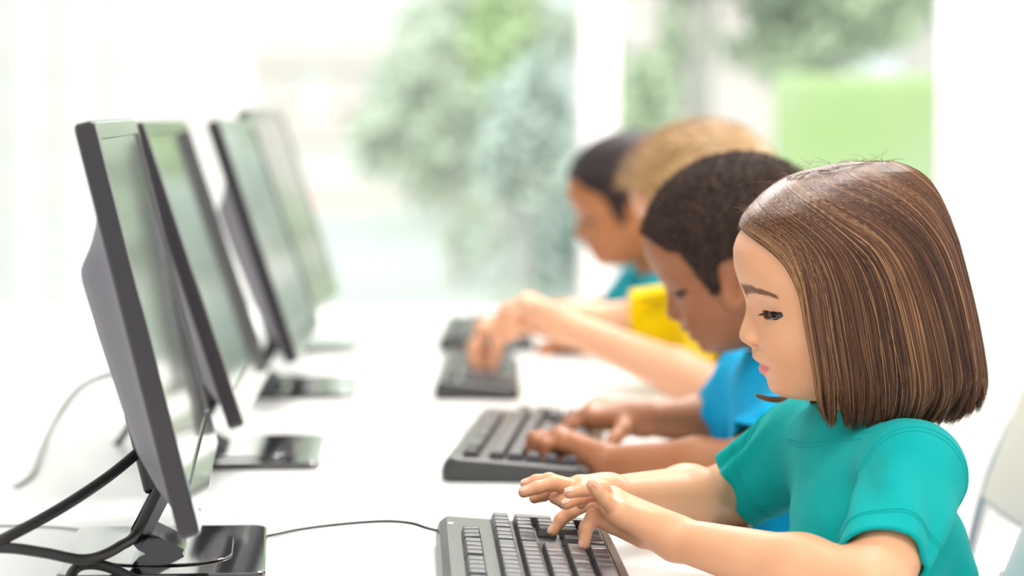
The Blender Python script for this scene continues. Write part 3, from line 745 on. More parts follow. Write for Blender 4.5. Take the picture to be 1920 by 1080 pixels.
def person(label, group, pose, skin, shirt_m, neck, sh, el, wr, hands, dims, sleeve, box_lo, box_hi, h_body, h_head, h_hand=None, hand_boxes=(), head_box=None, cuts=(), zc=None, yc=None, shirt_h=.0025):
    """neck: (base centre), sh/el/wr: {'n': near, 'f': far}; dims: radii"""
    r_sh, r_up, r_el, r_wr, r_nk, hw, dp = dims
    N = W3(neck); mid = (W3(sh['n']) + W3(sh['f'])) / 2
    hip = np.array([mid[0] + .045, (sh['n'][1] + sh['f'][1]) / 2 * .5 + yc * .5, .505])
    fl = dp / hw     # front-back squash of the trunk
    def trunk(infl=0.):
        def f(p):
            ax = mid[0] + sleeve.get('tx', 0) + (hip[0] - mid[0]) * np.clip((mid[2] - p[:, 2]) / (mid[2] - hip[2]), 0, 1)
            q = p.copy(); q[:, 0] = (p[:, 0] - ax) / fl
            m0 = mid.copy(); m0[0] = 0; h0 = hip.copy(); h0[0] = 0
            yy = (q[:, 1] - m0[1])
            d1 = cone((0, m0[1] - .032, m0[2] - .062), (0, m0[1] + .032, m0[2] - .062), hw * .72 + infl, hw * .72 + infl)(q)
            d2 = cone((0, m0[1], m0[2] - .09), (0, h0[1], h0[2] + .03), hw * .90 + infl, hw * .88 + infl)(q)
            return smin(d1, d2, .03) * fl
        return f
    clav = [(cone(lerp(mid, N, .35), lerp(sh[k], N, .10), r_sh * 1.0, r_sh * .95), .03) for k in 'nf']
    body = [(trunk(0), .02)] + clav
    body += [(cone(N + np.array([.004, 0, -.035]), pose.w([-.026, 0, -.075])[0], r_nk * 1.18, r_nk * 1.04), .022)]
    for k in 'nf':
        body += [(cone(sh[k], el[k], r_sh, r_el), .018), (cone(el[k], lerp(el[k], wr[k], .35), r_el, r_el * 1.0), .012), (cone(lerp(el[k], wr[k], .35), wr[k], r_el * 1.0, r_wr), .012)]
    for hd_ in hands: body += hd_
    body.append((pose.head(), .012))
    # pelvis and legs under the desk
    legs = []
    for s in (-1, 1):
        hp = hip + np.array([0, s * .05, 0]); kn = np.array([hip[0] - .30, hip[1] + s * .075, .50]); an = np.array([kn[0] + .06, kn[1], .09])
        legs += [(cone(hp, kn, .066, .048), .03), (cone(kn, an, .046, .030), .02)]
    B = SDF(body + legs)
    parts = []
    V, Q = B.mesh(box_lo, box_hi, h_body); 
    def keep(V, Q, fn):
        c = V[Q].mean(1); return V, Q[fn(c)]
    regions = []
    if head_box is not None: regions.append((head_box, h_head))
    for hb in hand_boxes: regions.append((hb, h_hand))
    def inside(c, b): return np.all((c > W3(b[0])) & (c < W3(b[1])), axis=1)
    for b, hh in regions:
        V, Q = keep(V, Q, lambda c: ~inside(c, b))
    parts.append((V, Q))
    for b, hh in regions:
        pad = h_body * 1.2
        v2, q2 = B.mesh(W3(b[0]) - pad, W3(b[1]) + pad, hh); parts.append((v2, q2[inside(v2[q2].mean(1), (W3(b[0]) - pad, W3(b[1]) + pad))]))
    # feet tucked in shoes later; merge
    off = 0; VV, QQ = [], []
    for v, q in parts: VV.append(v); QQ.append(q + off); off += len(v)
    VV = np.concatenate(VV); QQ = np.concatenate(QQ)
    used = np.unique(QQ); remap = np.full(len(VV), -1); remap[used] = np.arange(len(used)); VV = VV[used]; QQ = remap[QQ]
    body_o = mesh_obj('person', VV, QQ, skin)
    q = pose.l(VV); lm_ = np.where(np.linalg.norm(q, axis=1) < .14, lip_nostril_mask(q), 0)
    at = body_o.data.attributes.new('lip_nostril', 'FLOAT', 'POINT'); at.data.foreach_set('value', lm_.astype(np.float32))
    tag(body_o, label, 'person', group)
    # T-shirt
    g = sleeve['gap']; adds = [(trunk(.007), .02), (cone(lerp(mid, N, .35), lerp(sh['n'], N, .10), r_sh + .006, r_sh + .005), .03), (cone(lerp(mid, N, .35), lerp(sh['f'], N, .10), r_sh + .006, r_sh + .005), .03),
                               (cone(N + np.array([.006, 0, -.03]), N + np.array([-.006, 0, .06]), r_nk * 1.3 + .004, r_nk * 1.06 + .004), .02)]
    for k in 'nf':
        e2 = lerp(sh[k], el[k], 1.1); adds.append((cone(sh[k], e2, r_sh + g * .75, r_el + g * 1.5), .02))
    def folds(d, p):
        x, y, z = p[:, 0], p[:, 1], p[:, 2]
        f = np.zeros(len(p))
        for k in 'nf':   # soft creases running along the sleeve
            a = W3(sh[k]); e = W3(el[k]); ax_ = (e - a) / np.linalg.norm(e - a); q_ = p - a; tt = q_ @ ax_; rad = q_ - tt[:, None] * ax_; ang = np.arctan2(rad[:, 0], rad[:, 1] - rad[:, 2] if k == 'n' else rad[:, 1] + rad[:, 2])
            f += .0027 * np.sin(ang * 5 + tt * 22 + 1 + 1.3 * np.sin(tt * 40 + ang)) * np.exp(-((tt - .06) / .045) ** 2) * (np.linalg.norm(rad, axis=1) < .09)
        f += .0034 * np.sin(x * 82 + z * 24 + 1.5 * np.sin(z * 30) + y * 26) * np.clip((mid[2] + .0 - z) / .07, 0, 1) + .0012 * np.sin(z * 120 - x * 60 + 2 * np.sin(y * 40)) * np.clip((mid[2] - .02 - z) / .06, 0, 1)
        return d + f
    def shell(d, p): return np.maximum(d, -(d + .0042))
    def cutfn(d, p):
        for k in 'nf':
            a = W3(sh[k]); e = W3(el[k]); ax = (e - a); L_ = np.linalg.norm(ax); ax = ax / L_; tl = sleeve.get('tilt_' + k, np.zeros(3)); ax = ax + tl; ax /= np.linalg.norm(ax)
            c = lerp(a, e, sleeve['t']); pl = (p - c) @ ax
            tt = (p - a) @ (e - a) / L_ ** 2; rr = np.linalg.norm(p - a - np.clip(tt, 0, 1.3)[:, None] * (e - a), axis=1)
            d = np.where((tt > .25) & (rr < r_sh + .030), np.maximum(d, pl), d)
        nc = N + np.array([0, 0, sleeve.get('nz', .024)]); nax = sleeve.get('nax', np.array([-.14, 0, 1.0])); nax = nax / np.linalg.norm(nax)
        rr = np.linalg.norm(p - N, axis=1)
        d = np.where(rr < r_nk + .06, np.maximum(d, (p - nc) @ nax), d)
        return np.maximum(d, .47 - p[:, 2])
    T = SDF(adds, [folds, shell, cutfn])
    tlo, thi = W3(sleeve['lo']), W3(sleeve['hi'])
    sv, sq = T.mesh(tlo, thi, shirt_h, 1)
    ts = mesh_obj('t_shirt', sv, sq, shirt_m, body_o)
    if sleeve.get('seams'):
        O = SDF(adds, [folds])
        def ring(c, nrm, a0, a1, r0, n=90, up=(0, 0, 1)):
            nrm = W3(nrm) / np.linalg.norm(nrm); t1 = np.cross(nrm, up); t1 /= np.linalg.norm(t1); t2 = np.cross(t1, nrm)
            aa = np.radians(np.linspace(a0, a1, n)); d = np.cos(aa)[:, None] * t2 + np.sin(aa)[:, None] * t1
            lo_, hi_ = np.full(n, .004), np.full(n, r0)
            for _ in range(20):
                mi = (lo_ + hi_) / 2; v = O(c + d * mi[:, None]); lo_ = np.where(v < 0, mi, lo_); hi_ = np.where(v < 0, hi_, mi)
            return c + d * (lo_ + .0002)[:, None]
        for k in 'nf':
            a = W3(sh[k]); e = W3(el[k]); ax = (e - a) / np.linalg.norm(e - a); sg = -1 if k == 'n' else 1
            nr = ax * .30 + np.array([0, sg * .95, 0]); c = a + nr / np.linalg.norm(nr) * .008
            for dd in (0, .0045):
                pr = ring(c + nr * dd, nr, -150, 150, .075); mesh_obj('seam', *tube(pr, .0006, 6), shirt_m, ts)
            tl = ax + sleeve.get('tilt_' + k, np.zeros(3)); tl /= np.linalg.norm(tl); c = lerp(a, e, sleeve['t']) - tl * .017
            for dd in (0, -.003): pr = ring(c + tl * dd, tl, 0, 360, .075); mesh_obj('hem_stitch', *tube(pr, .0005, 6), shirt_m, ts)
        for hgt, rr_ in ((.015, .0007), (.012, .0005)):
            nx_ = np.array([-.42, 0, 1.0]); pr = ring(N + np.array([.0, 0, hgt]), nx_, 0, 360, .09, 120, (1, 0, 0)); mesh_obj('collar_seam', *tube(pr, rr_, 6), shirt_m, ts)
    # trousers and shoes
    J = SDF([(cone(hip + np.array([0, -.04, .01]), hip + np.array([0, .04, .01]), .085, .085), .03)] + [(cone(*a), .03) for s in (-1, 1) for a in (
        (hip + np.array([0, s * .05, 0]), np.array([hip[0] - .30, hip[1] + s * .075, .50]), .076, .058), (np.array([hip[0] - .30, hip[1] + s * .075, .50]), np.array([hip[0] - .24, hip[1] + s * .075, .10]), .056, .046))],
        [lambda d, p: np.maximum(d, .095 - p[:, 2])])
    jv, jq = J.mesh((hip[0] - .42, hip[1] - .2, .06), (hip[0] + .14, hip[1] + .2, .62), .006, 1)
    mesh_obj('trousers', jv, jq, M['jeans'], body_o)
    for s in (-1, 1):
        c = np.array([hip[0] - .24, hip[1] + s * .075, .04])
        Sh = SDF([(ell(c + np.array([-.055, 0, -.004]), (.075, .032, .030)), .02), (cone(c + np.array([0, 0, .0]), c + np.array([0, 0, .06]), .033, .034), .02)], [lambda d, p: np.maximum(d, .012 - p[:, 2])])
        hv, hq = Sh.mesh(c - .15, c + .15, .005, 1); so = mesh_obj('shoe', hv, hq, M['shoe'], body_o)
        v, f = rbox(c[0] - .128, c[0] + .032, c[1] - .033, c[1] + .033, 0, .013, .002, .03, 8); mesh_obj('sole', v, f, M['pinky_sole'], so)
    return body_o

def eyes(pose, body, lashes=True, brows=None, n_lash=46, far=True):
    for s in ((1, -1) if far else (1,)):
        c = np.array([EYE_C[0], EYE_C[1] * s, EYE_C[2]])
        V, Fs = [], []; n, m = 18, 24
        for i in range(n + 1):
            for k in range(m):
                a = math.pi * i / n; b = 2 * math.pi * k / m; V.append((math.cos(a), math.sin(a) * math.cos(b), math.sin(a) * math.sin(b)))
        for i in range(n):
            for k in range(m): Fs.append((i * m + k, i * m + (k + 1) % m, (i + 1) * m + (k + 1) % m, (i + 1) * m + k))
        V = np.array(V); R = .0133
        g = np.array([.50, .68 * s, -.45]); g /= np.linalg.norm(g)  # gaze turned so the dark iris also stands in for lash shadow
        t1 = np.cross(g, [0, 1, 0]); t1 /= np.linalg.norm(t1); t2 = np.cross(g, t1)
        e = mesh_obj('eye', pose.w(c + R * V), Fs, M['eye_white'], body)
        cap = V[V[:, 0] > -2]; Vi, Fi = [], []
        for i in range(7):
            for k in range(m):
                a = math.radians(40) * i / 6; b = 2 * math.pi * k / m
                Vi.append(c + (R + .0004 + .0005 * (1 - i / 6)) * (math.cos(a) * g + math.sin(a) * (math.cos(b) * t1 + math.sin(b) * t2)))
        for i in range(6):
            for k in range(m): Fi.append((i * m + k, i * m + (k + 1) % m, (i + 1) * m + (k + 1) % m, (i + 1) * m + k))
        mesh_obj('iris', pose.w(np.array(Vi)), Fi, M['iris'], e)
        if lashes:
            ps = []
            for j in range(n_lash):
                a = math.radians(-62 + 150 * (j + .5 * rng.random()) / n_lash)     # around the lid, 0 = straight ahead
                dv = vz(577.5) - c[2]; rr = math.sqrt(.0142 ** 2 - dv ** 2)
                p0 = c + np.array([rr * math.cos(a), s * rr * math.sin(a), dv])
                d = np.array([math.cos(a), s * math.sin(a) * .9, 0]); L_ = .0085 * (.75 + .4 * rng.random()) * (1 - .25 * abs(a))
                tt = np.linspace(0, 1, 7)[:, None]
                ps.append(p0 + d * L_ * tt * .95 + np.array([0, 0, -1]) * L_ * (.85 * tt - .45 * tt ** 2) + rng.normal(0, .0002, 3) * tt)
            for j in range(14):
                a = math.radians(-10 + 70 * j / 14); p0 = c + np.array([.0130 * math.cos(a), s * .0130 * math.sin(a), vz(592) - c[2] + .004 * j / 14 ])
                tt = np.linspace(0, 1, 7)[:, None]; ps.append(p0 + np.array([math.cos(a), s * math.sin(a), -.7]) * .0025 * tt)
            ps = np.array(ps); strands('eyelash', np.array([pose.w(p) for p in ps]), .00017, M['lash'], body)
        if brows:
            qs = []
            for j in range(620):
                t = rng.random(); y = s * (.008 + .040 * t); v = vz(546 - 7 * math.sin(t * 2.7) + 3 * max(0, t - .5)) + rng.normal(0, .0020 * (1 - .6 * t))
                tt = np.linspace(0, 1, 5); L_ = .0055 * (.8 + .4 * rng.random())
                yy = y + s * L_ * (.45 + .5 * t) * tt; vv = v + L_ * (.55 - .95 * t) * tt
                qs.append(np.stack([yy, vv], 1))
            qs = np.array(qs).reshape(-1, 2); u0 = np.linspace(.105, .02, 220)
            g_ = np.stack([np.repeat(u0[None], len(qs), 0), np.repeat(qs[:, :1], 220, 1), np.repeat(qs[:, 1:], 220, 1)], -1).reshape(-1, 3)
            k_ = np.argmax(head_raw(g_).reshape(len(qs), 220) < 0, axis=1)
            ps = np.stack([u0[k_] + .0005, qs[:, 0] + s * .0003, qs[:, 1]], 1).reshape(-1, 5, 3)
            strands('eyebrow', np.array([pose.w(p) for p in ps]), .00013, brows, body)

def hair_cap(pose, body, line, off, m, h, noise=.0015, name='hair', bumpf=260, flat=None):
    """close-cropped hair: the skull swollen a little, kept above a hairline given in head units"""
    ln = np.array(line, float); o = np.argsort(ln[:, 0]); lu, lv = ln[o, 0], ln[o, 1]
    def f(p):
        q = pose.l(p); u, y, v = q[:, 0], q[:, 1], q[:, 2]; cr = ell((ux(1591), 0, vz(472)), (.0890, .0735, .0705))(q)
        fb, bb = base_t(v), back_t(v); c = (fb + bb) / 2; a = (fb - bb) / 2; wd = wid_t(v)
        g = ((np.abs(u - c) / a) ** 2.15 + (np.abs(y) / wd) ** 2.15) ** (1 / 2.15); fa = (g - 1) * np.minimum(a, wd) * .92
        fa = smax(fa, v - vz(440), .02); d = smin(fa, cr, .018) - off
        d = d + noise * np.sin(u * bumpf + 1.3 * np.sin(v * 170)) * np.sin(v * bumpf * 1.1 + 2 * np.sin(y * 150)) * np.sin(y * bumpf * .9 + u * 90)
        vl = np.interp(u, lu, lv) + .0012 * np.sin(u * 700 + y * 500)
        return smax(d, vl - v, .004) * pose.s
    S = SDF([(f, .01)], L=1.6); c = pose.w([0, 0, .02])[0]
    v, q = S.mesh(c - .15, c + .15, h, 1)
    o = mesh_obj(name, v, q, m, body)
    at = o.data.attributes.new('tone', 'FLOAT', 'POINT')
    n = .5 + .5 * np.sin(v[:, 0] * 420 + 2 * np.sin(v[:, 2] * 300)) * np.sin(v[:, 2] * 390 + v[:, 1] * 500)
    n = n * .8 if flat is None else np.full(len(v), flat)
    at.data.foreach_set('value', n.astype(np.float32)); return o, f
def short_strands(pose, f, n, L_, m, body, r=.0002, down=.2, name='hair_strand', comb=(0, 0, 0)):
    c = pose.w([ux(1596), 0, vz(490)])[0]
    d = rng.normal(size=(n * 2, 3)); d /= np.linalg.norm(d, axis=1, keepdims=True)
    lo_, hi_ = np.full(len(d), .03), np.full(len(d), .15)
    for _ in range(22):
        mi = (lo_ + hi_) / 2; v = f(c + d * mi[:, None]); lo_ = np.where(v < 0, mi, lo_); hi_ = np.where(v < 0, hi_, mi)
    p = c + d * lo_[:, None]; q = pose.l(p)
    ok = f(p - d * .003) < -.0012
    p, d = p[ok][:n], d[ok][:n]; cb = W3(comb)
    t = np.linspace(0, 1, 6)[None, :, None]; rj = rng.normal(0, .35, (len(p), 1, 3))
    path = p[:, None, :] - d[:, None, :] * .001 + (d[:, None, :] * (1 - t * .6) + rj * t + cb * t) * L_ * t
    strands(name, path, r, m, body)

# ------------------------------------------------------------------ the girl in turquoise
gp = Pose(1600, 520, 2.20)
g_sh = {'n': P(1716, 893, 2.095), 'f': P(1505, 836, 2.315)}
g_el = {'n': P(1634, 1106, 1.985), 'f': P(1362, 934, 2.355)}
g_wr = {'n': P(1268, 1010, 2.085), 'f': P(1140, 930, 2.19)}
gn_m = [P(1160, 962, 2.062), P(1150, 948, 2.078), P(1146, 938, 2.094), P(1146, 936, 2.108)]
gn_f = [[gn_m[0], P(1131, 934, 2.052), P(1119, 920, 2.047), P(1109, 909, 2.044)],
        [gn_m[1], P(1130, 915, 2.075), P(1098, 919, 2.070), P(1067, 925, 2.068)],
        [gn_m[2], P(1118, 926, 2.094), P(1088, 934, 2.090), P(1062, 946, 2.086)],
        [gn_m[3], P(1120, 922, 2.112), P(1100, 930, 2.118), P(1090, 945, 2.120)]]
gn_t = [P(1205, 1004, 2.09), P(1150, 984, 2.095), P(1113, 969, 2.090), P(1099, 990, 2.086), P(1095, 1022, 2.083)]
gf_m = [P(1098, 930, 2.160), P(1092, 918, 2.176), P(1086, 916, 2.192), P(1088, 922, 2.206)]
gf_f = [[P(1112, 938, 2.150), P(1072, 958, 2.147), P(1052, 974, 2.147), P(1037, 996, 2.146)],
        [gf_m[1], P(1038, 906, 2.168), P(1008, 914, 2.164), P(982, 923, 2.162)],
        [gf_m[2], P(1030, 900, 2.186), P(1005, 902, 2.186), P(986, 908, 2.186)],
        [gf_m[3], P(1040, 918, 2.206), P(1020, 928, 2.208), P(1002, 934, 2.210)]]
gf_t = [P(1120, 938, 2.178), P(1085, 936, 2.165), P(1060, 940, 2.170), P(1040, 934, 2.175)]
g_hands = [hand(g_wr['n'], gn_m, gn_f, gn_t, .0100, (.0062, .0042), .0150), hand(g_wr['f'], gf_m, gf_f, gf_t, .0100, (.0066, .0046), .0160)]
g_neck = P(1640, 805, 2.205)
girl = person('girl with a straight brown bob and turquoise t-shirt typing at the nearest keyboard', None, gp, M['skin_girl'], M['teal'],
    g_neck, g_sh, g_el, g_wr, g_hands, (.034, .031, .027, .0165, .032, .094, .077),
    dict(tx=.005, gap=.0065, t=.80, lo=(.12, 1.93, .46), hi=(.44, 2.46, .86), tilt_n=np.array([.25, 0, .1]), tilt_f=np.array([-.1, 0, .1]), seams=True),
    (-.02, 1.92, .03), (.47, 2.52, 1.06), .0034, .0011, .0012,
    [((-.02, 1.925, .64), (.315, 2.42, .765))], ((.15, 2.08, .80), (.40, 2.32, 1.06)), zc=0, yc=2.2, shirt_h=.0016)
eyes(gp, girl, True, M['brow'])
# fingernails
def nail(tip, prev, up, r, body, sz=(.0036, .0028)):
    t = W3(tip) - W3(prev); t /= np.linalg.norm(t); up = W3(up); up = up - t * (up @ t); up /= np.linalg.norm(up); sd = np.cross(t, up)
    V, Fs = [], []
    for i in range(13):
        for k in range(13):
            a = (i / 12 - .5) * 2; b = (k / 12 - .5) * 1.35; w_ = 1 - .25 * abs(a) ** 3
            V.append(W3(tip) + t * (a * sz[0] - .0002) + (sd * math.sin(b * w_) + up * math.cos(b * w_)) * (r + .00050) - up * .0010 * max(0, a) ** 2)
    for i in range(12):
        for k in range(12): Fs.append((i * 13 + k, i * 13 + k + 1, (i + 1) * 13 + k + 1, (i + 1) * 13 + k))
    mesh_obj('fingernail', V, Fs, M['nail'], body)
for ch, up in ((gn_f[1], (-.1, -.5, 1)), (gn_f[2], (-.3, -.5, 1)), (gn_f[0], (-.5, -.6, .9)), (gf_f[1], (-.2, -.5, 1)), (gf_f[2], (-.2, -.4, 1)), (gf_f[0], (-1, -.6, .3)), (gn_t[1:], (-1, -.7, 0))):
    nail(ch[-1], ch[-2], up, .0044, girl)

# hair: sections of the bob by height (photo rows at the head's distance)
def gtab(rows):
    r = np.array(rows, float); x = np.arange(295, 830, 1.0); y = np.interp(x, r[:, 0], r[:, 1]); k = np.exp(-.5 * (np.arange(-12, 13) / 5.0) ** 2); k /= k.sum()
    ys = np.convolve(np.pad(y, 12, mode='edge'), k, 'valid'); wgt = np.clip((x - 315) / 30, 0, 1); ys = y * (1 - wgt) + ys * wgt
    return lambda q: np.interp(q, x, ys)
HF = gtab([(300, 1640), (303, 1598), (308, 1560), (315, 1530), (322, 1502), (332, 1474), (345, 1452), (362, 1430), (380, 1412), (398, 1396), (415, 1387), (440, 1384), (500, 1388), (600, 1400), (700, 1418), (820, 1440)])
HB = gtab([(300, 1655), (303, 1680), (310, 1702), (320, 1722), (335, 1740), (360, 1757), (400, 1775), (450, 1793), (500, 1806), (550, 1818), (600, 1829), (650, 1838), (690, 1844), (720, 1843), (750, 1834), (775, 1818), (820, 1800)])
HWd = gtab([(300, 8), (303, 40), (310, 70), (320, 105), (340, 140), (370, 168), (400, 181), (450, 190), (500, 192), (550, 192), (620, 193), (700, 190), (760, 182), (820, 170)])
def bob(py, phi, k=1.0):
    f, b, w_ = HF(py), HB(py), HWd(py); xc, a = (f + b) / 2, (b - f) / 2
    c_, s_ = np.cos(phi), np.sin(phi); e = 2 / 2.3
    x = xc - a * k * np.sign(c_) * np.abs(c_) ** e; y = w_ * k * np.sign(s_) * np.abs(s_) ** e
    X = (x - 960) / SP; Z = EYE - (py - HOR) / SP; Y = 2.20 - y / SP
    return np.stack([X, Y, Z], -1)
def bob_strands(n, seed, side, lo=0., hi=1., depth=(0, .10), amp=1.0, mid=False):
    r = np.random.default_rng(seed); u = lo + (hi - lo) * r.random(n); K = 36; t = (np.linspace(0, 1, K) ** 1.7)[None]
    u = u[:, None]; phe = np.radians(56 + 126 * u ** .92)
    py0 = np.where(u < .48, 426 - 122 * np.clip(u / .48, 0, 1) ** .55, 303 + 3 * r.random((n, 1)))
    ph0 = np.where(u < .48, .0, (u - .48) / .52) * phe * .9
    if mid: ph0 = ph0 * 0; py0 = 426 - 123 * np.clip(u / .48, 0, 1) ** .55 + 6 * r.random((n, 1)); py0 = np.maximum(py0, 301)
    pe = 758 + 34 * np.clip(1 - np.abs(u - .28) / .28, 0, 1) ** .7 + 12 * np.clip(1 - np.abs(u - .72) / .12, 0, 1) - 48 * np.clip((u - .86) / .14, 0, 1) ** 1.3
    # locks gather hairs towards the ends
    nl = 34; lock = np.round(u * nl + .35 * r.normal(size=u.shape)); rl = np.random.default_rng(3 if side > 0 else 4); lj = rl.normal(size=80); li = lock.astype(int) % 80
    pe = pe + 7 * lj[li] + 6 * r.normal(size=u.shape)
    phl = np.radians(56 + 126 * np.clip(lock / nl, 0, 1) ** .92)
    py = py0 + (pe - py0) * t
    rate = np.where(u < .48, 26 + 70 * u, 60) * np.where(u < .08, .5 + .8 * r.random((n, 1)), .97 + .06 * r.random((n, 1)))
    ph = ph0 + (phe - ph0) * (1 - np.exp(-(py - py0) / rate))
    ph = ph + (phl - phe) * .75 * t ** 2.2 + .010 * r.normal(size=u.shape) * t * amp + .012 * np.sin(t * 7 + lj[(li * 3) % 80] * 4) * t
    dk = (depth[0] + (depth[1] - depth[0]) * r.random((n, 1))) * np.clip((py - 380) / 220, .12, 1)
    k = 1 - dk - .10 * np.clip((t - .86) / .14, 0, 1) ** 2 * (1 + .6 * lj[(li * 7) % 80]) + .012 * lj[(li * 5) % 80] * t - .055 * np.exp(-((ph - math.radians(60)) / .35) ** 2) * np.clip((py - 470) / 80, 0, 1)
    pth = bob(py, ph * side, k)
    tone = np.clip(.45 + .15 * lj[(li * 11) % 80] + .22 * r.normal(size=(n, 1)), 0, 1)[:, 0]
    tone = np.where(r.random(n) < .10, np.clip(.85 + .15 * r.random(n), 0, 1), tone)
    return pth, tone
hl = [(ux(1383), vz(424)), (ux(1400), vz(424)), (ux(1430), vz(434)), (ux(1460), vz(452)), (ux(1485), vz(490)), (ux(1510), vz(540)), (ux(1525), vz(600)), (ux(1560), vz(640)), (ux(1600), vz(720)), (ux(1800), vz(740))]
cap_, cf = hair_cap(gp, girl, hl, .0012, M['hair_girl'], .0025, .0, flat=.35)
for side, n in ((1, 13000), (-1, 5500)):
    a, ta = bob_strands(n, 11 + side, side); b_, tb = bob_strands(n // 4, 21 + side, side, 0, .5, (0, .03))
    c_, tc = bob_strands(2600, 31 + side, side, .12, .60, (-.02, .02), mid=True)
    strands('hair', np.concatenate([a, b_, c_]), .00024, M['hair_girl'], girl, rnd=np.concatenate([ta, tb, tc]))
# the lock flicked forward under the chin
r = np.random.default_rng(5); ps = []
for j in range(260):
    k = r.normal(0, 1, 3) * .5; e = r.random()
    ps.append(catmull([P(1512 + 3 * k[0], 640 + 20 * e, 2.255), P(1500 + 4 * k[0], 712, 2.262), P(1472 + 3 * k[0], 744 + 3 * k[1] + 4 * e, 2.268), P(1442, 747 + 3.2 * k[1] + 3 * e, 2.27 + .002 * k[2]), P(1417 + 5 * e + 2 * k[0], 740 + 2.5 * k[1] + 3 * e, 2.272 + .002 * k[2])], 6))
strands('hair', np.array(ps), .00028, M['hair_girl'], girl, rnd=.6 + .4 * r.random(260))
# fly-away hairs on the crown and at the forehead
ps = []
for j in range(170):
    x0 = 1392 + 270 * r.random(); y0 = np.interp(x0, [1384, 1412, 1452, 1502, 1560, 1640, 1680], [425, 382, 347, 324, 309, 301, 304]); dy = (r.random() - .5) * .05
    L_ = .008 + .02 * r.random() ** 2; dx = r.normal(.3, .8); p0 = P(x0, y0 + 5, 2.2 + dy)
    t = np.linspace(0, 1, 12)[:, None]; ps.append(p0 + np.array([dx * .8, 0, 0]) * L_ * t + np.array([0, 0, 1]) * L_ * (.75 * t - .65 * t ** 2) + np.array([r.normal() * .3, 0, r.normal() * .2]) * L_ * t ** 2)
for j in range(60):
    x0 = 1400 + 20 * r.random(); y0 = 395 + 35 * r.random(); L_ = .006 + .012 * r.random(); p0 = P(x0, y0, 2.2 + (r.random() - .5) * .04); a = r.normal(2.6, .6)
    t = np.linspace(0, 1, 12)[:, None]; ps.append(p0 + np.array([math.cos(a), 0, math.sin(a)]) * L_ * t + np.array([.3, 0, -.6]) * L_ * t ** 2 * r.normal(.5, .6))
strands('hair', np.array(ps), .00012, M['hair_girl'], girl, rnd=.5 + .5 * r.random(len(ps)))

# ------------------------------------------------------------------ the three boys
def autohand(w_, f, n, pinky, curl, spread=.0125, pl=.052, L_=(.024, .027, .025, .019), scale=1.0, thumb=(.25, .6), splay=.04, tp=None):
    """wrist, forward, up (back of the hand), direction towards the little finger, three bend angles"""
    w_ = W3(w_); f = W3(f) / np.linalg.norm(f); n = W3(n) - f * (W3(n) @ f); n /= np.linalg.norm(n); s = W3(pinky) - f * (W3(pinky) @ f) - n * (W3(pinky) @ n); s /= np.linalg.norm(s)
    mc, fs = [], []
    for i in range(4):       # index .. little
        o = (i - 1.4) * spread * scale; m = w_ + f * (pl - .003 * abs(i - 1)) * scale + s * o; mc.append(m); ch = [m]; a = 0; q = m
        for j in range(3):
            a += math.radians(curl[j] * (1 + .08 * (i - 1))); d = f * math.cos(a) - n * math.sin(a) + s * (i - 1.4) * splay; q = q + d * L_[i] * (1, .72, .62)[j] * scale; ch.append(q)
        fs.append(ch)
    t0 = w_ + f * .016 * scale - s * .012 * scale - n * .004; t1 = t0 + (f * .8 - s * thumb[0] - n * .3) * .026 * scale; t2 = t1 + (f * .8 - n * thumb[1]) * .020 * scale; t3 = t2 + (f * .7 - n * thumb[1]) * .016 * scale
    if tp is not None: t1, t2, t3 = tp
    return hand(w_, mc, fs, [t0, t1, t2, t3], .0105 * scale, (.0070 * scale, .0056 * scale), .0165 * scale)

# second child: bright blue shirt, head bowed over the keyboard
p2 = Pose(1392, 463, 2.75, 15.5, 9, 1.0, .013)
N2 = P(1482, 690, 2.77)
sh2 = {'n': N2 + np.array([.010, -.112, -.034]), 'f': N2 + np.array([-.030, .108, -.030])}
el2 = {'n': P(1405, 876, 2.62), 'f': P(1366, 792, 2.95)}; wr2 = {'n': P(1128, 868, 2.68), 'f': P(1205, 786, 2.90)}
h2 = [autohand(wr2['n'], (-.84, .03, .50), (.50, 0, .84), (0, -1, -.22), (32, 72, 22), pl=.050, tp=(P(1070, 868, 2.665), P(1040, 874, 2.655), P(1020, 872, 2.65))),
      autohand(wr2['f'], (-.93, .06, .10), (.1, -.25, 1), (0, 1, -.25), (30, 42, 25), pl=.052, scale=1.1, tp=(P(1168, 806, 2.86), P(1152, 824, 2.84), P(1143, 838, 2.83)))]
boy2 = person('boy with cropped dark hair and bright blue t-shirt, head bowed beside the girl', 'children at the desk', p2, M['skin_brown'], M['blue_shirt'],
    N2, sh2, el2, wr2, h2, (.036, .031, .027, .0175, .034, .092, .070),
    dict(gap=.010, t=.78, lo=(.12, 2.48, .46), hi=(.46, 3.03, .87)), (-.02, 2.5, .03), (.50, 3.05, 1.08), .0036, .0018, .0020,
    [((-.02, 2.52, .65), (.26, 3.02, .78))], ((.11, 2.60, .78), (.38, 2.92, 1.06)), yc=2.76, shirt_h=.0028)
eyes(p2, boy2, True, None, 30, False)
hlb = [(ux(1380), vz(428)), (ux(1400), vz(432)), (ux(1425), vz(455)), (ux(1445), vz(478)), (ux(1475), vz(490)), (ux(1505), vz(520)), (ux(1525), vz(570)), (ux(1540), vz(605)), (ux(1562), vz(608)), (ux(1566), vz(545)), (ux(1590), vz(532)), (ux(1636), vz(536)), (ux(1655), vz(590)), (ux(1690), vz(690)), (ux(1800), vz(700))]
hl2 = [(u_ + (.010 if u_ < ux(1500) else .003), v_) for u_, v_ in hlb]
c2, f2 = hair_cap(p2, boy2, hl2, .0070, M['hair_dark'], .0018, .0010, bumpf=520)
short_strands(p2, f2, 16000, .0065, M['hair_dark'], boy2, .00030, name='hair_strand')

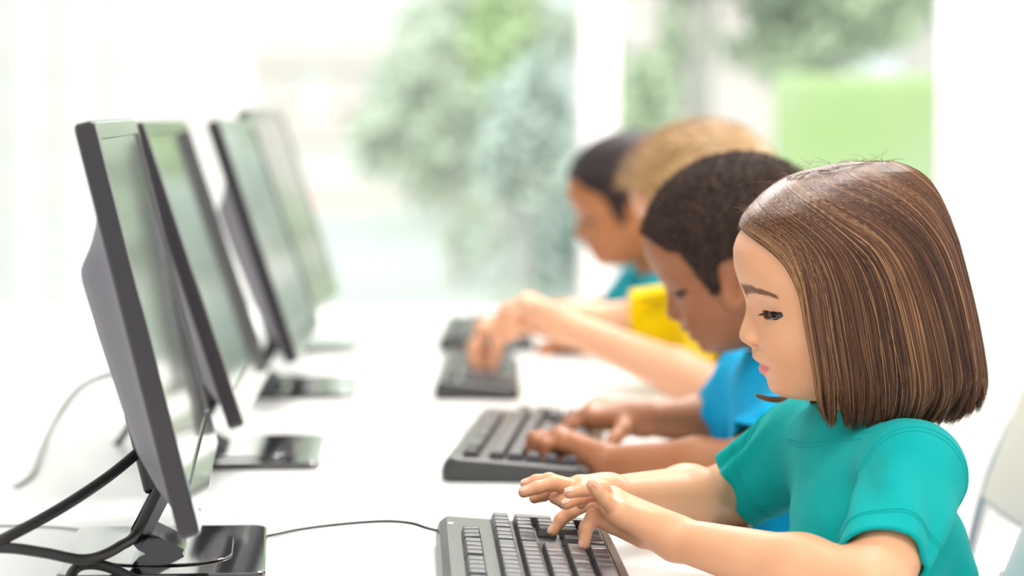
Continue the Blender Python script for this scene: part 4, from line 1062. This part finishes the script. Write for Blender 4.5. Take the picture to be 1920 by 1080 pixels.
# third child: blond, yellow shirt, reaching to the keyboard
p3 = Pose(1331, 371, 3.42, 12, 4, 1.0)
N3 = P(1398, 556, 3.44)
sh3 = {'n': N3 + np.array([.0, -.112, -.032]), 'f': N3 + np.array([-.055, .108, -.032])}
el3 = {'n': P(1388, 748, 3.18), 'f': P(1128, 612, 3.57)}; wr3 = {'n': P(1062, 612, 3.33), 'f': P(985, 598, 3.56)}
h3 = [autohand(wr3['n'], (-.84, .10, .50), (.50, -.1, .85), (0, -1, -.2), (48, 40, 25), scale=1.12, thumb=(.2, .9), splay=.10),
      autohand(wr3['f'], (-.85, -.05, -.22), (-.25, 0, 1), (0, 1, -.1), (44, 38, 20), scale=1.15, thumb=(.5, 1.5), splay=.12)]
boy3 = person('boy with straight blond hair and yellow t-shirt reaching both hands over his keyboard', 'children at the desk', p3, M['skin_blond'], M['yellow'],
    N3, sh3, el3, wr3, h3, (.038, .033, .029, .019, .035, .094, .070),
    dict(gap=.011, t=.66, lo=(.02, 3.14, .46), hi=(.46, 3.72, .90)), (-.12, 3.1, .03), (.50, 3.75, 1.12), .0040, .0028, .0028,
    [((-.12, 3.12, .66), (.25, 3.74, .80))], ((.11, 3.28, .81), (.38, 3.6, 1.1)), yc=3.43, shirt_h=.0034)
eyes(p3, boy3, False, None, 0, False)
hb3 = [(ux(1380), vz(440)), (ux(1410), vz(455)), (ux(1450), vz(500)), (ux(1500), vz(540)), (ux(1540), vz(600)), (ux(1575), vz(590)), (ux(1600), vz(560)), (ux(1650), vz(590)), (ux(1690), vz(700)), (ux(1800), vz(710))]
c3, f3 = hair_cap(p3, boy3, hb3, .0095, M['hair_blond'], .0024, .0010, bumpf=180)
short_strands(p3, f3, 5000, .014, M['hair_blond'], boy3, .0003, comb=(-.9, 0, -.35))

# farthest child: black cropped hair, cyan shirt
p4 = Pose(1190, 366, 4.05, 7, 3, 1.03)
N4 = P(1246, 524, 4.08)
sh4 = {'n': N4 + np.array([.0, -.112, -.030]), 'f': N4 + np.array([-.035, .108, -.030])}
el4 = {'n': P(1300, 645, 3.92), 'f': P(1168, 588, 4.27)}; wr4 = {'n': P(1110, 646, 4.0), 'f': P(1055, 586, 4.24)}
h4 = [autohand(wr4['n'], (-.95, .05, .10), (.1, 0, 1), (0, -1, -.1), (30, 35, 20)), autohand(wr4['f'], (-.95, 0, -.05), (0, 0, 1), (0, 1, -.1), (30, 35, 20))]
boy4 = person('boy with close-cropped black hair and cyan t-shirt, farthest along the desk', 'children at the desk', p4, M['skin_brown_warm'], M['teal2'],
    N4, sh4, el4, wr4, h4, (.036, .031, .027, .0175, .034, .092, .070),
    dict(gap=.010, t=.70, lo=(.06, 3.78, .46), hi=(.46, 4.40, .90)), (-.06, 3.8, .03), (.50, 4.42, 1.14), .0044, .0030, .0034,
    [((-.06, 3.8, .66), (.24, 4.4, .80))], ((.08, 3.9, .81), (.36, 4.2, 1.12)), yc=4.07, shirt_h=.0038)
eyes(p4, boy4, False, None, 0, False)
c4, f4 = hair_cap(p4, boy4, hlb, .0062, M['hair_black'], .0026, .0012)
for b in (boy2, boy3, boy4):
    if 'group' in b: del b['group']

# ------------------------------------------------------------------ chairs
def chair(x, y, yaw, backx, lean, backm, z0, z1, label):
    root = empty('chair', (x, y, 0), math.radians(yaw))
    mesh_obj('seat', *rbox(-.17, .17, -.175, .175, .396, .416, .008, .06, 8), M['chair_seat'], root)
    ca, sa = math.cos(lean), math.sin(lean); h_ = (z1 - z0) / 2
    def f(p):
        q = p - np.array([backx, 0, (z0 + z1) / 2]); a = q[:, 0] * ca - q[:, 2] * sa + q[:, 1] ** 2 * -.9; b = q[:, 0] * sa + q[:, 2] * ca
        d = np.sqrt(np.maximum(np.abs(q[:, 1]) - .15, 0) ** 2 + np.maximum(np.abs(b) - (h_ - .035), 0) ** 2) - .035
        hole = np.minimum(np.sqrt((np.abs(q[:, 1]) - .125) ** 2 + (b + h_ * .15) ** 2) - .016, 1)
        return smax(smax(d, -hole, .003), np.abs(a) - .0055, .004)
    v, q = SDF([(f, .01)]).mesh((backx - .16, -.2, z0 - .03), (backx + .16, .2, z1 + .03), .003, 1)
    mesh_obj('backrest', v, q, backm, root)
    for s in (-1, 1):
        zc_ = (z0 + z1) / 2
        mesh_obj('upright', *tube(catmull([(-.02, s * .155, .388), (.10, s * .158, .388), (.155, s * .15, .41), (backx + .014 - (zc_ - z0) * math.tan(lean), s * .125, z0), (backx + .014, s * .12, zc_)], 8), .0075, 12), M['desk_leg'], root)
        mesh_obj('leg', *tube([(-.12, s * .15, .392), (-.17, s * .18, .0)], .009, 12), M['desk_leg'], root)
        mesh_obj('leg', *tube([(.12, s * .15, .392), (.19, s * .18, .0)], .009, 12), M['desk_leg'], root)
    tag(root, label, 'chair')
chair(.345, 2.20, 0, .082, .40, M['chair_seat'], .55, .74, 'pale grey chair the girl in turquoise sits on')
chair(.322, 2.80, 0, .225, .36, M['chair'], .62, .80, 'cream-backed chair with steel uprights, behind the boy in bright blue')
chair(.295, 3.44, 0, .20, .30, M['chair'], .60, .78, 'cream chair under the blond boy in yellow')
chair(.295, 4.07, 0, .20, .30, M['chair'], .60, .78, 'cream chair under the boy farthest along the desk')
